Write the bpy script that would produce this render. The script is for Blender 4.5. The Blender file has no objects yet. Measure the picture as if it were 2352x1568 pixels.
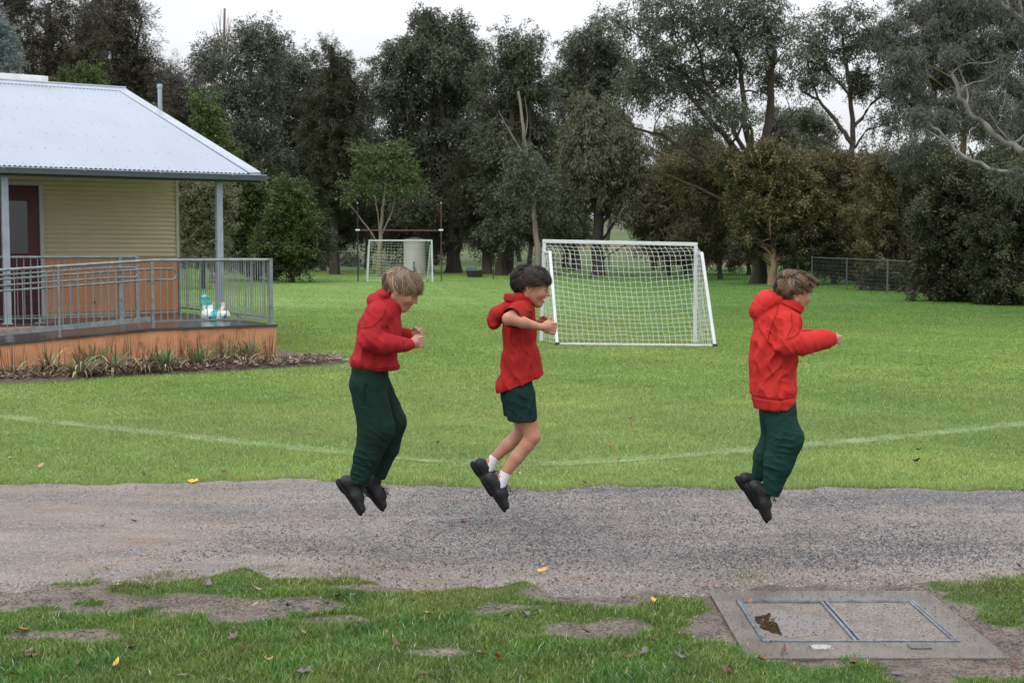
import bpy, math, random
import numpy as np
from mathutils import Vector, Matrix
random.seed(7); RNG = np.random.default_rng(7)
SC = bpy.context.scene
COL = SC.collection
R = math.radians
# ------------------------------------------------------------------ camera
F_PX, CX, CY, PITCH, CAMZ = 3000.0, 1176.0, 784.0, R(3.985), 1.69
cam_d = bpy.data.cameras.new('camera'); cam = bpy.data.objects.new('camera', cam_d); COL.objects.link(cam)
cam.location = (0, 0, CAMZ); cam.rotation_euler = (R(90)-PITCH, 0, 0)
cam_d.sensor_width = 36; cam_d.lens = F_PX/2352*36; cam_d.clip_start = .1; cam_d.clip_end = 3000
cam_d.dof.use_dof = True; cam_d.dof.focus_distance = 8.5; cam_d.dof.aperture_fstop = 7.5
SC.camera = cam
# ------------------------------------------------------------------ world: overcast sky
W = bpy.data.worlds.new('World'); SC.world = W; W.use_nodes = True
SUN_EL, SUN_AZ = R(52), R(205)
def build_world():
    nt = W.node_tree; nt.nodes.clear(); N = nt.nodes.new; L = nt.links.new
    out = N('ShaderNodeOutputWorld'); bg = N('ShaderNodeBackground'); bg.inputs[1].default_value = .1
    sky = N('ShaderNodeTexSky'); sky.sky_type = 'NISHITA'; sky.sun_disc = False
    sky.sun_elevation = SUN_EL; sky.sun_rotation = SUN_AZ; sky.dust_density = 2
    tc = N('ShaderNodeTexCoord'); sp = N('ShaderNodeSeparateXYZ'); L(tc.outputs['Generated'], sp.inputs[0])
    mr = N('ShaderNodeMapRange'); mr.inputs[1].default_value = 0; mr.inputs[2].default_value = 1
    mr.inputs[3].default_value = 7.8; mr.inputs[4].default_value = 22.5; L(sp.outputs[2], mr.inputs[0])
    mp = N('ShaderNodeMapping'); mp.inputs['Scale'].default_value = (1.4, 1.4, 5.0); L(tc.outputs['Generated'], mp.inputs[0])
    no = N('ShaderNodeTexNoise'); no.inputs['Scale'].default_value = 1.7; no.inputs['Detail'].default_value = 4
    no.inputs['Roughness'].default_value = .45; L(mp.outputs[0], no.inputs[0])
    m2 = N('ShaderNodeMapRange'); m2.inputs[1].default_value = .35; m2.inputs[2].default_value = .65
    m2.inputs[3].default_value = .86; m2.inputs[4].default_value = 1.07; L(no.outputs[0], m2.inputs[0])
    mu = N('ShaderNodeMath'); mu.operation = 'MULTIPLY'; L(mr.outputs[0], mu.inputs[0]); L(m2.outputs[0], mu.inputs[1])
    vm = N('ShaderNodeVectorMath'); vm.operation = 'SCALE'; vm.inputs[0].default_value = (.95, .965, 1.0); L(mu.outputs[0], vm.inputs['Scale'])
    mx = N('ShaderNodeMix'); mx.data_type = 'RGBA'; mx.inputs[0].default_value = .93
    L(sky.outputs[0], mx.inputs[6]); L(vm.outputs[0], mx.inputs[7]); L(mx.outputs[2], bg.inputs[0]); L(bg.outputs[0], out.inputs[0])
build_world()
sun_d = bpy.data.lights.new('sun', 'SUN'); sun = bpy.data.objects.new('sun', sun_d); COL.objects.link(sun)
sun_d.energy = 1.0; sun_d.angle = R(18); sun_d.color = (1, .97, .92)
_sd = Vector((math.sin(SUN_AZ)*math.cos(SUN_EL), math.cos(SUN_AZ)*math.cos(SUN_EL), math.sin(SUN_EL)))
sun.rotation_euler = _sd.to_track_quat('Z', 'Y').to_euler()
VS = SC.view_settings; VS.view_transform = 'Standard'; VS.look = 'None'; VS.exposure = 0.12; VS.gamma = 1
SC.render.engine = 'CYCLES'
SC.cycles.max_bounces = 6; SC.cycles.diffuse_bounces = 3; SC.cycles.transparent_max_bounces = 8
# ------------------------------------------------------------------ helpers
def hill(x, y):
    x = np.asarray(x, float); y = np.asarray(y, float)
    z = np.interp(y, [-1e4, 25, 58.4, 80, 92, 175, 260, 3000], [0, 0, .308, .41, .55, 4.9, 7.4, 7.4])
    r = np.clip((x-15)/25, 0, 1)*np.clip((y-60)/60, 0, 1)*5.5
    return z + r
def at(px, py, Y):                       # a point seen at (px, py) of the 2352 wide photograph, Y metres in front
    v = (CY-py)/F_PX
    d = Y/(math.cos(PITCH)+v*math.sin(PITCH))
    return Vector(((px-CX)/F_PX*d, Y, CAMZ + d*(v*math.cos(PITCH)-math.sin(PITCH))))
def gp(px, py):                          # point of the flat near ground
    v = (CY-py)/F_PX
    d = -CAMZ/(v*math.cos(PITCH)-math.sin(PITCH))
    return ((px-CX)/F_PX*d, d*(math.cos(PITCH)+v*math.sin(PITCH)))
def mesh_np(name, V, polys, nper, mat=None, parent=None, smooth=False, cols=None, mats=None, midx=None):
    me = bpy.data.meshes.new(name)
    V = np.ascontiguousarray(V, np.float32); P = np.ascontiguousarray(polys, np.int32).ravel()
    n = len(P)//nper
    me.vertices.add(len(V)); me.vertices.foreach_set('co', V.ravel())
    me.loops.add(len(P)); me.loops.foreach_set('vertex_index', P)
    me.polygons.add(n); me.polygons.foreach_set('loop_start', np.arange(n, dtype=np.int32)*nper)
    try: me.polygons.foreach_set('loop_total', np.full(n, nper, np.int32))
    except Exception: pass
    if mats:
        for m in mats: me.materials.append(m)
        if midx is not None: me.polygons.foreach_set('material_index', np.ascontiguousarray(midx, np.int32))
    elif mat: me.materials.append(mat)
    if smooth: me.polygons.foreach_set('use_smooth', np.ones(n, bool))
    if cols is not None:
        a = me.color_attributes.new('tint', 'FLOAT_COLOR', 'POINT')
        c = np.ones((len(V), 4), np.float32); c[:, :3] = cols; a.data.foreach_set('color', c.ravel())
    me.update(calc_edges=True); me.validate()
    o = bpy.data.objects.new(name, me); COL.objects.link(o)
    if parent: o.parent = parent
    return o
class MB:
    def __init__(s): s.v = []; s.f = []; s.m = []; s.mi = 0
    def add(s, vs, fs):
        b = len(s.v); s.v += [tuple(v) for v in vs]; s.f += [tuple(i+b for i in f) for f in fs]; s.m += [s.mi]*len(fs)
    def box(s, lo, hi, bev=0):
        x0, y0, z0 = lo; x1, y1, z1 = hi
        s.add([(x0,y0,z0),(x1,y0,z0),(x1,y1,z0),(x0,y1,z0),(x0,y0,z1),(x1,y0,z1),(x1,y1,z1),(x0,y1,z1)],
              [(0,3,2,1),(4,5,6,7),(0,1,5,4),(1,2,6,5),(2,3,7,6),(3,0,4,7)])
    def tube(s, pts, r, n=8, cap=True):
        pts = [Vector(p) for p in pts]; k = len(pts); rs = r if isinstance(r, (list, tuple)) else [r]*k
        b = []; prev = None
        for i, p in enumerate(pts):
            t = (pts[min(i+1, k-1)]-pts[max(i-1, 0)]).normalized()
            if prev is None: u = t.orthogonal().normalized()
            else:
                u = prev-t*prev.dot(t); u = u.normalized() if u.length > 1e-6 else t.orthogonal().normalized()
            prev = u; w = t.cross(u)
            b += [p+(u*math.cos(6.28318*j/n)+w*math.sin(6.28318*j/n))*rs[i] for j in range(n)]
        f = [(i*n+j, i*n+(j+1) % n, (i+1)*n+(j+1) % n, (i+1)*n+j) for i in range(k-1) for j in range(n)]
        if cap: f += [tuple(range(n-1, -1, -1)), tuple(range((k-1)*n, k*n))]
        s.add(b, f)
    def bar(s, a, b, w, h, up=(0, 0, 1)):       # rectangular bar
        a, b = Vector(a), Vector(b); t = (b-a).normalized(); up = Vector(up)
        side = t.cross(up); side = side.normalized() if side.length > 1e-4 else Vector((1, 0, 0)); u = side.cross(t)
        q = [-side*w/2-u*h/2, side*w/2-u*h/2, side*w/2+u*h/2, -side*w/2+u*h/2]
        s.add([a+x for x in q]+[b+x for x in q], [(3,2,1,0),(4,5,6,7),(0,1,5,4),(1,2,6,5),(2,3,7,6),(3,0,4,7)])
    def lathe(s, c, prof, n=32):
        b = [(c[0]+r*math.cos(6.28318*j/n), c[1]+r*math.sin(6.28318*j/n), c[2]+z) for r, z in prof for j in range(n)]
        k = len(prof)
        s.add(b, [(i*n+j, i*n+(j+1) % n, (i+1)*n+(j+1) % n, (i+1)*n+j) for i in range(k-1) for j in range(n)])
    def build(s, name, mat, parent=None, smooth=False, bevel=0):
        me = bpy.data.meshes.new(name); me.from_pydata(s.v, [], s.f)
        for m in (mat if isinstance(mat, (list, tuple)) else [mat]): me.materials.append(m)
        me.polygons.foreach_set('material_index', s.m)
        if smooth: me.polygons.foreach_set('use_smooth', [True]*len(s.f))
        me.update(); o = bpy.data.objects.new(name, me); COL.objects.link(o)
        if parent: o.parent = parent
        if bevel:
            md = o.modifiers.new('bevel', 'BEVEL'); md.width = bevel; md.segments = 2; md.limit_method = 'ANGLE'
        if smooth:
            try: me.set_sharp_from_angle(angle=R(40))
            except Exception: pass
        return o
def tag(o, label=None, cat=None, group=None, kind=None):
    for k, v in (('label', label), ('category', cat), ('group', group), ('kind', kind)):
        if v: o[k] = v
    return o
def thing(name, label, cat, loc=(0, 0, 0), rotz=0, group=None):
    o = bpy.data.objects.new(name, None); COL.objects.link(o); o.location = loc; o.rotation_euler = (0, 0, rotz)
    o.empty_display_size = .1
    return tag(o, label, cat, group)
def struct(o): o['kind'] = 'structure'; return o
# sine-sum noise for geometry
_NW = [(RNG.normal(size=3), RNG.uniform(0, 6.28)) for _ in range(60)]
def snoise(P, freq=1.0, seed=0, oct=2):
    P = np.asarray(P, np.float64); out = np.zeros(len(P)); a = 1.0; fr = freq
    for o_ in range(oct):
        s = np.zeros(len(P))
        for k in range(7):
            d, ph = _NW[(seed*7+o_*11+k*3) % 60]
            s += np.sin(P @ (d[:P.shape[1]]*fr*2.2)+ph+k)
        out += a*s/7*1.6; a *= .5; fr *= 2.1
    return out
# ------------------------------------------------------------------ materials
def mat(name, col=(.5, .5, .5), rough=.6, spec=.5, metal=0, var=None, vscale=4, vdet=5, bump=0, bscale=40, attr=False, stretch=None, sheen=0, var2=None, v2scale=40, trans=0, obj=True):
    m = bpy.data.materials.new(name); m.use_nodes = True; nt = m.node_tree; N = nt.nodes.new; L = nt.links.new
    p = nt.nodes['Principled BSDF']; p.inputs['Roughness'].default_value = rough
    p.inputs['Specular IOR Level'].default_value = spec; p.inputs['Metallic'].default_value = metal
    p.inputs['Base Color'].default_value = (*col, 1)
    tc = N('ShaderNodeTexCoord'); co = tc.outputs['Object']
    if stretch:
        mp = N('ShaderNodeMapping'); mp.inputs['Scale'].default_value = stretch; L(co, mp.inputs[0]); co = mp.outputs[0]
    c = None
    if attr:
        at_ = N('ShaderNodeAttribute'); at_.attribute_name = 'tint'; c = at_.outputs['Color']
    def mixin(c, tgt, sc, lo, hi, det):
        no = N('ShaderNodeTexNoise'); no.inputs['Scale'].default_value = sc; no.inputs['Detail'].default_value = det; L(co, no.inputs[0])
        mr = N('ShaderNodeMapRange'); mr.inputs[1].default_value = lo; mr.inputs[2].default_value = hi; L(no.outputs[0], mr.inputs[0])
        mx = N('ShaderNodeMix'); mx.data_type = 'RGBA'; L(mr.outputs[0], mx.inputs[0])
        if c is None: mx.inputs[6].default_value = (*col, 1)
        else: L(c, mx.inputs[6])
        mx.inputs[7].default_value = (*tgt, 1); return mx.outputs[2]
    if var: c = mixin(c, var, vscale, .38, .66, vdet)
    if var2: c = mixin(c, var2, v2scale, .52, .72, 3)
    if c is not None: L(c, p.inputs['Base Color'])
    if bump:
        no = N('ShaderNodeTexNoise'); no.inputs['Scale'].default_value = bscale; no.inputs['Detail'].default_value = 4; L(co, no.inputs[0])
        b = N('ShaderNodeBump'); b.inputs['Strength'].default_value = bump; b.inputs['Distance'].default_value = .01; L(no.outputs[0], b.inputs['Height']); L(b.outputs[0], p.inputs['Normal'])
    if sheen: p.inputs['Sheen Weight'].default_value = sheen; p.inputs['Sheen Roughness'].default_value = .6
    if trans:
        tr = N('ShaderNodeBsdfTranslucent'); ms = N('ShaderNodeMixShader'); ms.inputs[0].default_value = trans
        if c is not None: L(c, tr.inputs[0])
        else: tr.inputs[0].default_value = (*col, 1)
        L(p.outputs[0], ms.inputs[1]); L(tr.outputs[0], ms.inputs[2]); L(ms.outputs[0], nt.nodes['Material Output'].inputs[0])
    return m
M = {}
M['galv'] = mat('galvanised_steel', (.25, .285, .305), .45, .5, .3, var=(.17, .20, .215), vscale=9, bump=.08, bscale=60, var2=(.20, .15, .11), v2scale=14)
M['galv_post'] = mat('painted_steel_post', (.33, .38, .44), .45, .5, .1, var=(.27, .31, .36), vscale=5)
M['zinc'] = mat('zincalume_roof', (.315, .36, .43), .42, .5, .2, var=(.29, .335, .405), vscale=1.0, bump=.03, bscale=6, stretch=(1, .35, 1))
M['zinc2'] = mat('flashing_zinc', (.36, .40, .46), .4, .5, .2, var=(.31, .35, .40), vscale=3)
M['gutter'] = mat('gutter_grey', (.060, .082, .088), .5, .4, 0, var=(.045, .062, .068), vscale=3)
M['cream'] = mat('cream_cladding', (.62, .545, .37), .5, .4, 0, var=(.58, .51, .345), vscale=1.5)
M['orange'] = mat('orange_render', (.57, .27, .135), .6, .35, 0, var=(.51, .235, .115), vscale=2.5, bump=.12, bscale=90, var2=(.30, .15, .08), v2scale=6)
M['maroon'] = mat('maroon_door', (.085, .010, .018), .35, .4)
M['white'] = mat('white_paint', (.62, .65, .68), .4, .5, 0, var=(.54, .57, .60), vscale=6)
M['net'] = mat('net_cord', (.60, .62, .60), .7, .3)
M['deck'] = mat('wet_deck', (.060, .055, .058), .22, .6, 0, var=(.035, .03, .032), vscale=2.5, bump=.1, bscale=30)
M['glass'] = mat('door_glass', (.02, .025, .03), .04, .8)
M['black'] = mat('black_steel', (.02, .02, .022), .5)
M['redpole'] = mat('rusty_red_pole', (.13, .035, .026), .6, var=(.06, .03, .025), vscale=3)
M['tank'] = mat('corrugated_tank', (.68, .65, .64), .5, .3, 0, var=(.60, .57, .56), vscale=1.2)
M['troughg'] = mat('green_plastic', (.02, .075, .06), .45)
M['soil'] = mat('mulch_soil', (.050, .036, .027), .75, .4, 0, var=(.095, .068, .05), vscale=14, bump=.8, bscale=35)
# ------------------------------------------------------------------ signed distance modelling kit
class SDF:
    def __init__(s, lo, hi, h):
        s.lo = np.array(lo, float); s.h = h; s.n = np.ceil((np.array(hi)-s.lo)/h).astype(int)+1
        s.v = np.full(s.n, 1e3, np.float32); s.ax = [(s.lo[k]+np.arange(s.n[k])*h).astype(np.float32) for k in range(3)]
    def _box(s, lo, hi, m):
        a = np.clip(((np.array(lo)-m-s.lo)/s.h).astype(int), 0, s.n-1); b = np.clip(np.ceil((np.array(hi)+m-s.lo)/s.h).astype(int)+1, 1, s.n)
        sl = tuple(slice(a[k], b[k]) for k in range(3)); g = [s.ax[k][sl[k]] for k in range(3)]
        return sl, g[0][:, None, None], g[1][None, :, None], g[2][None, None, :]
    def _put(s, sl, d, k, neg):
        a = s.v[sl]
        if neg:
            d = -d; q = np.maximum(a, d)
            if k: h = np.maximum(k-np.abs(a-d), 0)/k; q = q+h*h*k*.25
        else:
            q = np.minimum(a, d)
            if k: h = np.maximum(k-np.abs(a-d), 0)/k; q = q-h*h*k*.25
        s.v[sl] = q
    def cone(s, a, b, ra, rb, k=0, sy=1, neg=False, fl=None):
        a, b = np.array(a, float), np.array(b, float); R_ = max(ra, rb)*max(1, sy)+k+3*s.h
        sl, x, y, z = s._box(np.minimum(a, b), np.maximum(a, b), R_); d = b-a; L2 = max(d@d, 1e-9)
        px, py, pz = x-a[0], y-a[1], z-a[2]; t = np.clip((px*d[0]+py*d[1]+pz*d[2])/L2, 0, 1)
        qx, qy, qz = px-t*d[0], (py-t*d[1])/sy, pz-t*d[2]
        if fl is not None:
            u, f = np.array(fl[0], float), 1/fl[1]-1; c = qx*u[0]+qy*u[1]+qz*u[2]; qx, qy, qz = qx+c*f*u[0], qy+c*f*u[1], qz+c*f*u[2]
        s._put(sl, np.sqrt(qx*qx+qy*qy+qz*qz)-(ra+(rb-ra)*t), k, neg)
    def path(s, pts, rs, k=0, sy=1, neg=False):
        for i in range(len(pts)-1): s.cone(pts[i], pts[i+1], rs[i], rs[i+1], k, sy, neg)
    def ell(s, c, r, k=0, rot=None, neg=False):
        c, r = np.array(c, float), np.array(r, float); R_ = r.max(); sl, x, y, z = s._box(c-R_, c+R_, k+3*s.h); x, y, z = x-c[0], y-c[1], z-c[2]
        if rot is not None: x, y, z = (rot[0][0]*x+rot[1][0]*y+rot[2][0]*z, rot[0][1]*x+rot[1][1]*y+rot[2][1]*z, rot[0][2]*x+rot[1][2]*y+rot[2][2]*z)
        k0 = np.sqrt((x/r[0])**2+(y/r[1])**2+(z/r[2])**2); k1 = np.sqrt((x/r[0]**2)**2+(y/r[1]**2)**2+(z/r[2]**2)**2)+1e-9
        s._put(sl, (k0*(k0-1)/k1).astype(np.float32), k, neg)
    def clip(s, n, d, k=6):
        x, y, z = s.ax; q = x[:, None, None]*n[0]+y[None, :, None]*n[1]+z[None, None, :]*n[2]-d
        a = s.v; h = np.maximum(k-np.abs(a-q), 0)/k; s.v = np.maximum(a, q)+h*h*k*.25
    def mesh(s):
        v = s.v; ins = v < 0; c = ins[:-1, :-1, :-1].astype(np.int8)
        tot = sum(ins[i:ins.shape[0]-1+i, j:ins.shape[1]-1+j, k:ins.shape[2]-1+k].astype(np.int8) for i in (0, 1) for j in (0, 1) for k in (0, 1))
        act = (tot > 0) & (tot < 8); I = np.argwhere(act); n = len(I); idx = np.full(act.shape, -1, np.int64); idx[act] = np.arange(n)
        C = {(i, j, k): v[I[:, 0]+i, I[:, 1]+j, I[:, 2]+k].astype(np.float64) for i in (0, 1) for j in (0, 1) for k in (0, 1)}
        S = np.zeros((n, 3)); cnt = np.zeros(n)
        for a in C:
            for ax in range(3):
                if a[ax] == 0:
                    b = list(a); b[ax] = 1; b = tuple(b); va, vb = C[a], C[b]; m = (va < 0) != (vb < 0); t = va/(va-vb+1e-12)
                    p = np.tile(np.array(a, float), (n, 1)); p[:, ax] = t; S[m] += p[m]; cnt[m] += 1
        V = (S/cnt[:, None]+I)*s.h+s.lo; Q = []
        for ax in range(3):
            o = [0, 0, 0]; sa = [slice(None)]*3; sb = [slice(None)]*3; sa[ax] = slice(0, -1); sb[ax] = slice(1, None)
            ch = ins[tuple(sa)] != ins[tuple(sb)]; E = np.argwhere(ch); u, w = [q for q in range(3) if q != ax]
            E = E[(E[:, u] > 0) & (E[:, w] > 0) & (E[:, u] < s.n[u]-1) & (E[:, w] < s.n[w]-1)]
            f = ins[E[:, 0], E[:, 1], E[:, 2]]
            def g(du, dw): e = E.copy(); e[:, u] -= du; e[:, w] -= dw; return idx[e[:, 0], e[:, 1], e[:, 2]]
            q = np.stack([g(0, 0), g(1, 0), g(1, 1), g(0, 1)], 1); fl = f if ax != 1 else ~f; q[~fl] = q[~fl][:, ::-1]; Q.append(q)
        Q = np.concatenate(Q); Q = Q[(Q >= 0).all(1)]; return V, Q
def relax(V, Q, it=2, f=.5):
    for _ in range(it):
        A = np.zeros_like(V); c = np.zeros(len(V))
        for i in range(4):
            for j in ((i+1) % 4, (i+3) % 4): np.add.at(A, Q[:, i], V[Q[:, j]]); np.add.at(c, Q[:, i], 1)
        V = V*(1-f)+f*A/np.maximum(c, 1)[:, None]
    return V
def vnormals(V, Q):
    n = np.cross(V[Q[:, 2]]-V[Q[:, 0]], V[Q[:, 3]]-V[Q[:, 1]]); N = np.zeros_like(V)
    for i in range(4): np.add.at(N, Q[:, i], n)
    return N/(np.linalg.norm(N, axis=1)[:, None]+1e-9)
# ------------------------------------------------------------------ ground
BARE = []      # bare patches: centre px, radius px (photo pixels), strength
for px, py, rx, ry in [(60,1372,150,30),(150,1355,110,22),(470,1395,130,18),(560,1412,80,14),(350,1385,150,16),(180,1400,130,9),(1340,1448,110,17),(1420,1432,50,10),
    (1380,1362,150,24),(1560,1350,110,22),(1700,1350,180,26),(1930,1330,260,28),(2150,1400,110,45),(2255,1455,90,45),(2330,1490,70,25),(650,1390,100,12),(1180,1402,80,10),(880,1350,110,8),(1000,1500,60,7),(200,1462,70,9),(760,1425,60,6),(60,1462,60,10),
    (1800,1445,150,48),(2000,1440,260,85),(2080,1500,180,30),(2240,1540,110,16),(1680,1375,60,28),(300,1345,60,14),(2100,1330,120,16),(2300,1310,120,8)]:
    a = gp(px, py); b = gp(px+rx, py); c = gp(px, py-ry); d = gp(px, py+ry)
    BARE.append((a[0], a[1], b[0]-a[0], (c[1]-d[1])/2))
TUFT = []      # little tufts standing on the bare strip
for px, py, rx, ry in [(50,1312,34,10),(155,1308,36,8),(232,1310,38,11),(575,1302,70,18),(1208,1330,55,18),(1715,1300,55,14),(1725,1325,40,10),(2015,1318,42,12),(2150,1308,32,8),
    (2260,1345,150,26),(2320,1380,120,30),(2300,1420,50,20),(185,1338,70,10),(420,1332,130,16),(330,1350,90,14),(2210,1372,60,10),(1250,1418,170,14),(1300,1404,120,10),(90,1400,50,9),(200,1386,40,9)]:
    a = gp(px, py); b = gp(px+rx, py); c = gp(px, py-ry); d = gp(px, py+ry)
    TUFT.append((a[0], a[1], b[0]-a[0], (c[1]-d[1])/2))
def ell(x, y, L):
    m = np.full(x.shape, -9.0)
    for cx, cy, rx, ry in L: m = np.maximum(m, 1-np.sqrt(((x-cx)/rx)**2+((y-cy)/ry)**2))
    return m
_fx, _fy = zip(*[gp(p, q) for p, q in [(-900,1110),(0,1117),(300,1112),(640,1104),(860,1110),(1100,1120),(1250,1132),(1400,1118),(1700,1125),(2000,1128),(2352,1130),(3200,1130)]])
_nx, _ny = zip(*[gp(p, q) for p, q in [(-700,1320),(0,1340),(250,1335),(420,1322),(560,1300),(640,1322),(900,1332),(1120,1338),(1200,1330),(1270,1352),(1400,1356),(1600,1345),(1760,1330),(2000,1335),(2200,1322),(2352,1312),(3000,1310)]])
def far_edge(x): return np.interp(x, _fx, _fy)+.05*np.sin(x*3.1)+.035*np.sin(x*11.3+1)+.015*np.sin(x*29)
def near_edge(x): return np.interp(x, _nx, _ny)+.05*np.sin(x*4.7)+.045*np.sin(x*9.1+2)+.03*np.sin(x*21)
LINE = [gp(*p) for p in [(-300,925),(0,957),(200,978),(400,1001),(600,1021),(800,1041),(1000,1060),(1150,1067),(1300,1064),(1500,1052),(1700,1036),(2000,1010),(2352,975),(2700,945)]]
LX, LY = np.array([p[0] for p in LINE]), np.array([p[1] for p in LINE])
def line_d(x, y): return np.abs(y-np.interp(x, LX, LY))
# building frame: local x runs along the front, local y runs back
BO = Vector((-3.61, 20.0, 0)); BA = R(32.6); BC, BS = math.cos(BA), math.sin(BA)
def bl(x, y):      # world -> building frame
    dx, dy = x-BO.x, y-BO.y; return dx*BC+dy*BS, -dx*BS+dy*BC
def grassy(x, y):  # >0 grass grows
    pn = np.stack([x, y], 1)
    fe, ne = far_edge(x), near_edge(x)
    g = np.where(y > (fe+ne)/2, y-fe, ne-y)*6
    wob = snoise(pn, 3.2, 22, 3)*.35
    g = np.where(y < 8, np.minimum(g, .15-(ell(x, y, BARE)+.27+wob*1.3)*1.5), g)
    g = g+snoise(pn, 4.5, 1, 3)*.30+snoise(pn, 16, 2, 2)*.10
    g = np.where(y < 8.4, np.maximum(g, ell(x, y, TUFT)*2.4+.1+snoise(pn, 9, 2, 2)*.35), g)
    slab = (x > 1.03+.10*np.clip(6.0-y, -.3, .7)+.02*np.sin(y*30)) & (x < 2.07) & (y > 5.36+.05*np.sin(x*9)) & (y < 6.46)
    g = np.where(slab, -1, g)
    f, s = bl(x, y)
    bed = (f < .9+.1*np.sin(s*9)) & (s > -1.22-.09*np.sin(f*3)-.22*np.clip(-f/4, 0, 1)+.5*np.clip(f, 0, 1)) & (s < 9)
    bed |= (f < -.05) & (s > -.5)
    g = np.where(bed & (y > 14), -1, g)
    mul = (x > 12.3+.5*np.sin(y*.6)+.25*np.sin(y*2.1)) & (y > 28)
    g = np.where(mul, g-1.4*np.clip((x-12)/2, 0, 1), g)
    return g
def spaced(parts):
    o = [];
    for a, b, st in parts: o += list(np.arange(a, b, st))
    return np.array(o+[parts[-1][1]])
gx = spaced([(-1500,-200,130),(-200,-40,12),(-40,-7,1.2),(-7,-3.4,.2),(-3.4,3.4,.03),(3.4,7,.2),(7,40,1.2),(40,200,12),(200,1500,130)])
gy = spaced([(-60,3,8),(3,4.6,.25),(4.6,10.4,.03),(10.4,24,.12),(24,60,.6),(60,260,5),(260,3000,140)])
GX, GY = np.meshgrid(gx, gy); x_, y_ = GX.ravel(), GY.ravel()
z_ = hill(x_, y_)
near = (y_ > 4.4) & (y_ < 10.4) & (np.abs(x_) < 3.6)
pn = np.stack([x_, y_], 1)
gr = grassy(x_, y_)
z_ = z_+np.where(near, snoise(pn, 3, 3, 3)*.006-np.clip(-gr, 0, .5)*.02, 0)
z_ = np.where((x_ > 1.0) & (x_ < 2.07) & (y_ > 5.36) & (y_ < 6.42), -.06, z_)
k_ = np.where(y_ < 9.5, np.clip(gr*4-.2, 0, 1), np.clip(gr*1.6+.5, 0, 1))[:, None]
big = (snoise(pn, .22, 4, 2)*.5+.5).clip(0, 1)[:, None]
big2 = (snoise(pn, 1.4, 5, 2)*.5+.5).clip(0, 1)[:, None]
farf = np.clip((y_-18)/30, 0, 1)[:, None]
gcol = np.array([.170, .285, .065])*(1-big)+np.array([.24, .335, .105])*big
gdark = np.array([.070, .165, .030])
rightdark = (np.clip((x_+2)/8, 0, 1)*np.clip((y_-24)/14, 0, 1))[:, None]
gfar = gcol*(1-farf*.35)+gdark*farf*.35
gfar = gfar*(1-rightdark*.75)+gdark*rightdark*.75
gnear = gfar*(.8+.3*big2)
beyond = np.clip((y_-84)/8, 0, 1)[:, None]
gnear = gnear*(1-beyond)+np.where((snoise(pn, .06, 21, 2) > .3)[:, None], np.array([.13, .10, .058]), np.array([.085, .115, .045]))*beyond
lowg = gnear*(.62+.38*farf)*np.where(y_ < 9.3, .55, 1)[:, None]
scol = np.array([.165, .132, .113])*(.8+.4*big2)
scol = np.where(((x_ > 11.5) & (y_ > 28))[:, None], np.array([.055, .04, .03]), scol)
gc = scol*(1-k_)+lowg*k_
ny_, nx_ = GX.shape; idx = np.arange(ny_*nx_).reshape(ny_, nx_)
q = np.stack([idx[:-1, :-1], idx[:-1, 1:], idx[1:, 1:], idx[1:, :-1]], -1).reshape(-1, 4)
mg = mat('ground_lawn', rough=.6, spec=.3, attr=True, bump=.5, bscale=30)
def tweak_ground(m):                    # fine mottling of the turf far away
    nt = m.node_tree; N = nt.nodes.new; L = nt.links.new; p = nt.nodes['Principled BSDF']
    src = p.inputs['Base Color'].links[0].from_socket
    tc = N('ShaderNodeTexCoord'); no = N('ShaderNodeTexNoise'); no.inputs['Scale'].default_value = 5; no.inputs['Detail'].default_value = 9; no.inputs['Roughness'].default_value = .75
    L(tc.outputs['Object'], no.inputs[0]); mr = N('ShaderNodeMapRange'); mr.inputs[1].default_value = .3; mr.inputs[2].default_value = .7; mr.inputs[3].default_value = .55; mr.inputs[4].default_value = 1.4
    sp = N('ShaderNodeSeparateColor'); L(src, sp.inputs[0]); df = N('ShaderNodeMath'); df.operation = 'SUBTRACT'; L(sp.outputs[0], df.inputs[0]); L(sp.outputs[1], df.inputs[1])
    ms_ = N('ShaderNodeMapRange'); ms_.inputs[1].default_value = 0; ms_.inputs[2].default_value = .02; L(df.outputs[0], ms_.inputs[0])
    n3 = N('ShaderNodeTexNoise'); n3.inputs['Scale'].default_value = 7; n3.inputs['Detail'].default_value = 8; n3.inputs['Roughness'].default_value = .7; L(tc.outputs['Object'], n3.inputs[0])
    m3 = N('ShaderNodeMapRange'); m3.inputs[1].default_value = .35; m3.inputs[2].default_value = .65; m3.inputs[3].default_value = .62; m3.inputs[4].default_value = .05; L(n3.outputs[0], m3.inputs[0])
    vo = N('ShaderNodeTexVoronoi'); vo.inputs['Scale'].default_value = 110; L(tc.outputs['Object'], vo.inputs[0]); s2 = N('ShaderNodeSeparateColor'); L(vo.outputs['Color'], s2.inputs[0])
    lt = N('ShaderNodeMath'); lt.operation = 'LESS_THAN'; L(s2.outputs[0], lt.inputs[0]); L(m3.outputs[0], lt.inputs[1]); fm = N('ShaderNodeMath'); fm.operation = 'MULTIPLY'; L(lt.outputs[0], fm.inputs[0]); L(ms_.outputs[0], fm.inputs[1])
    gx_ = N('ShaderNodeMix'); gx_.data_type = 'RGBA'; L(fm.outputs[0], gx_.inputs[0]); L(src, gx_.inputs[6]); gx_.inputs[7].default_value = (.06, .055, .05, 1); src = gx_.outputs[2]
    L(no.outputs[0], mr.inputs[0]); vm = N('ShaderNodeVectorMath'); vm.operation = 'SCALE'; L(src, vm.inputs[0]); L(mr.outputs[0], vm.inputs['Scale']); L(vm.outputs[0], p.inputs['Base Color'])
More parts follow.
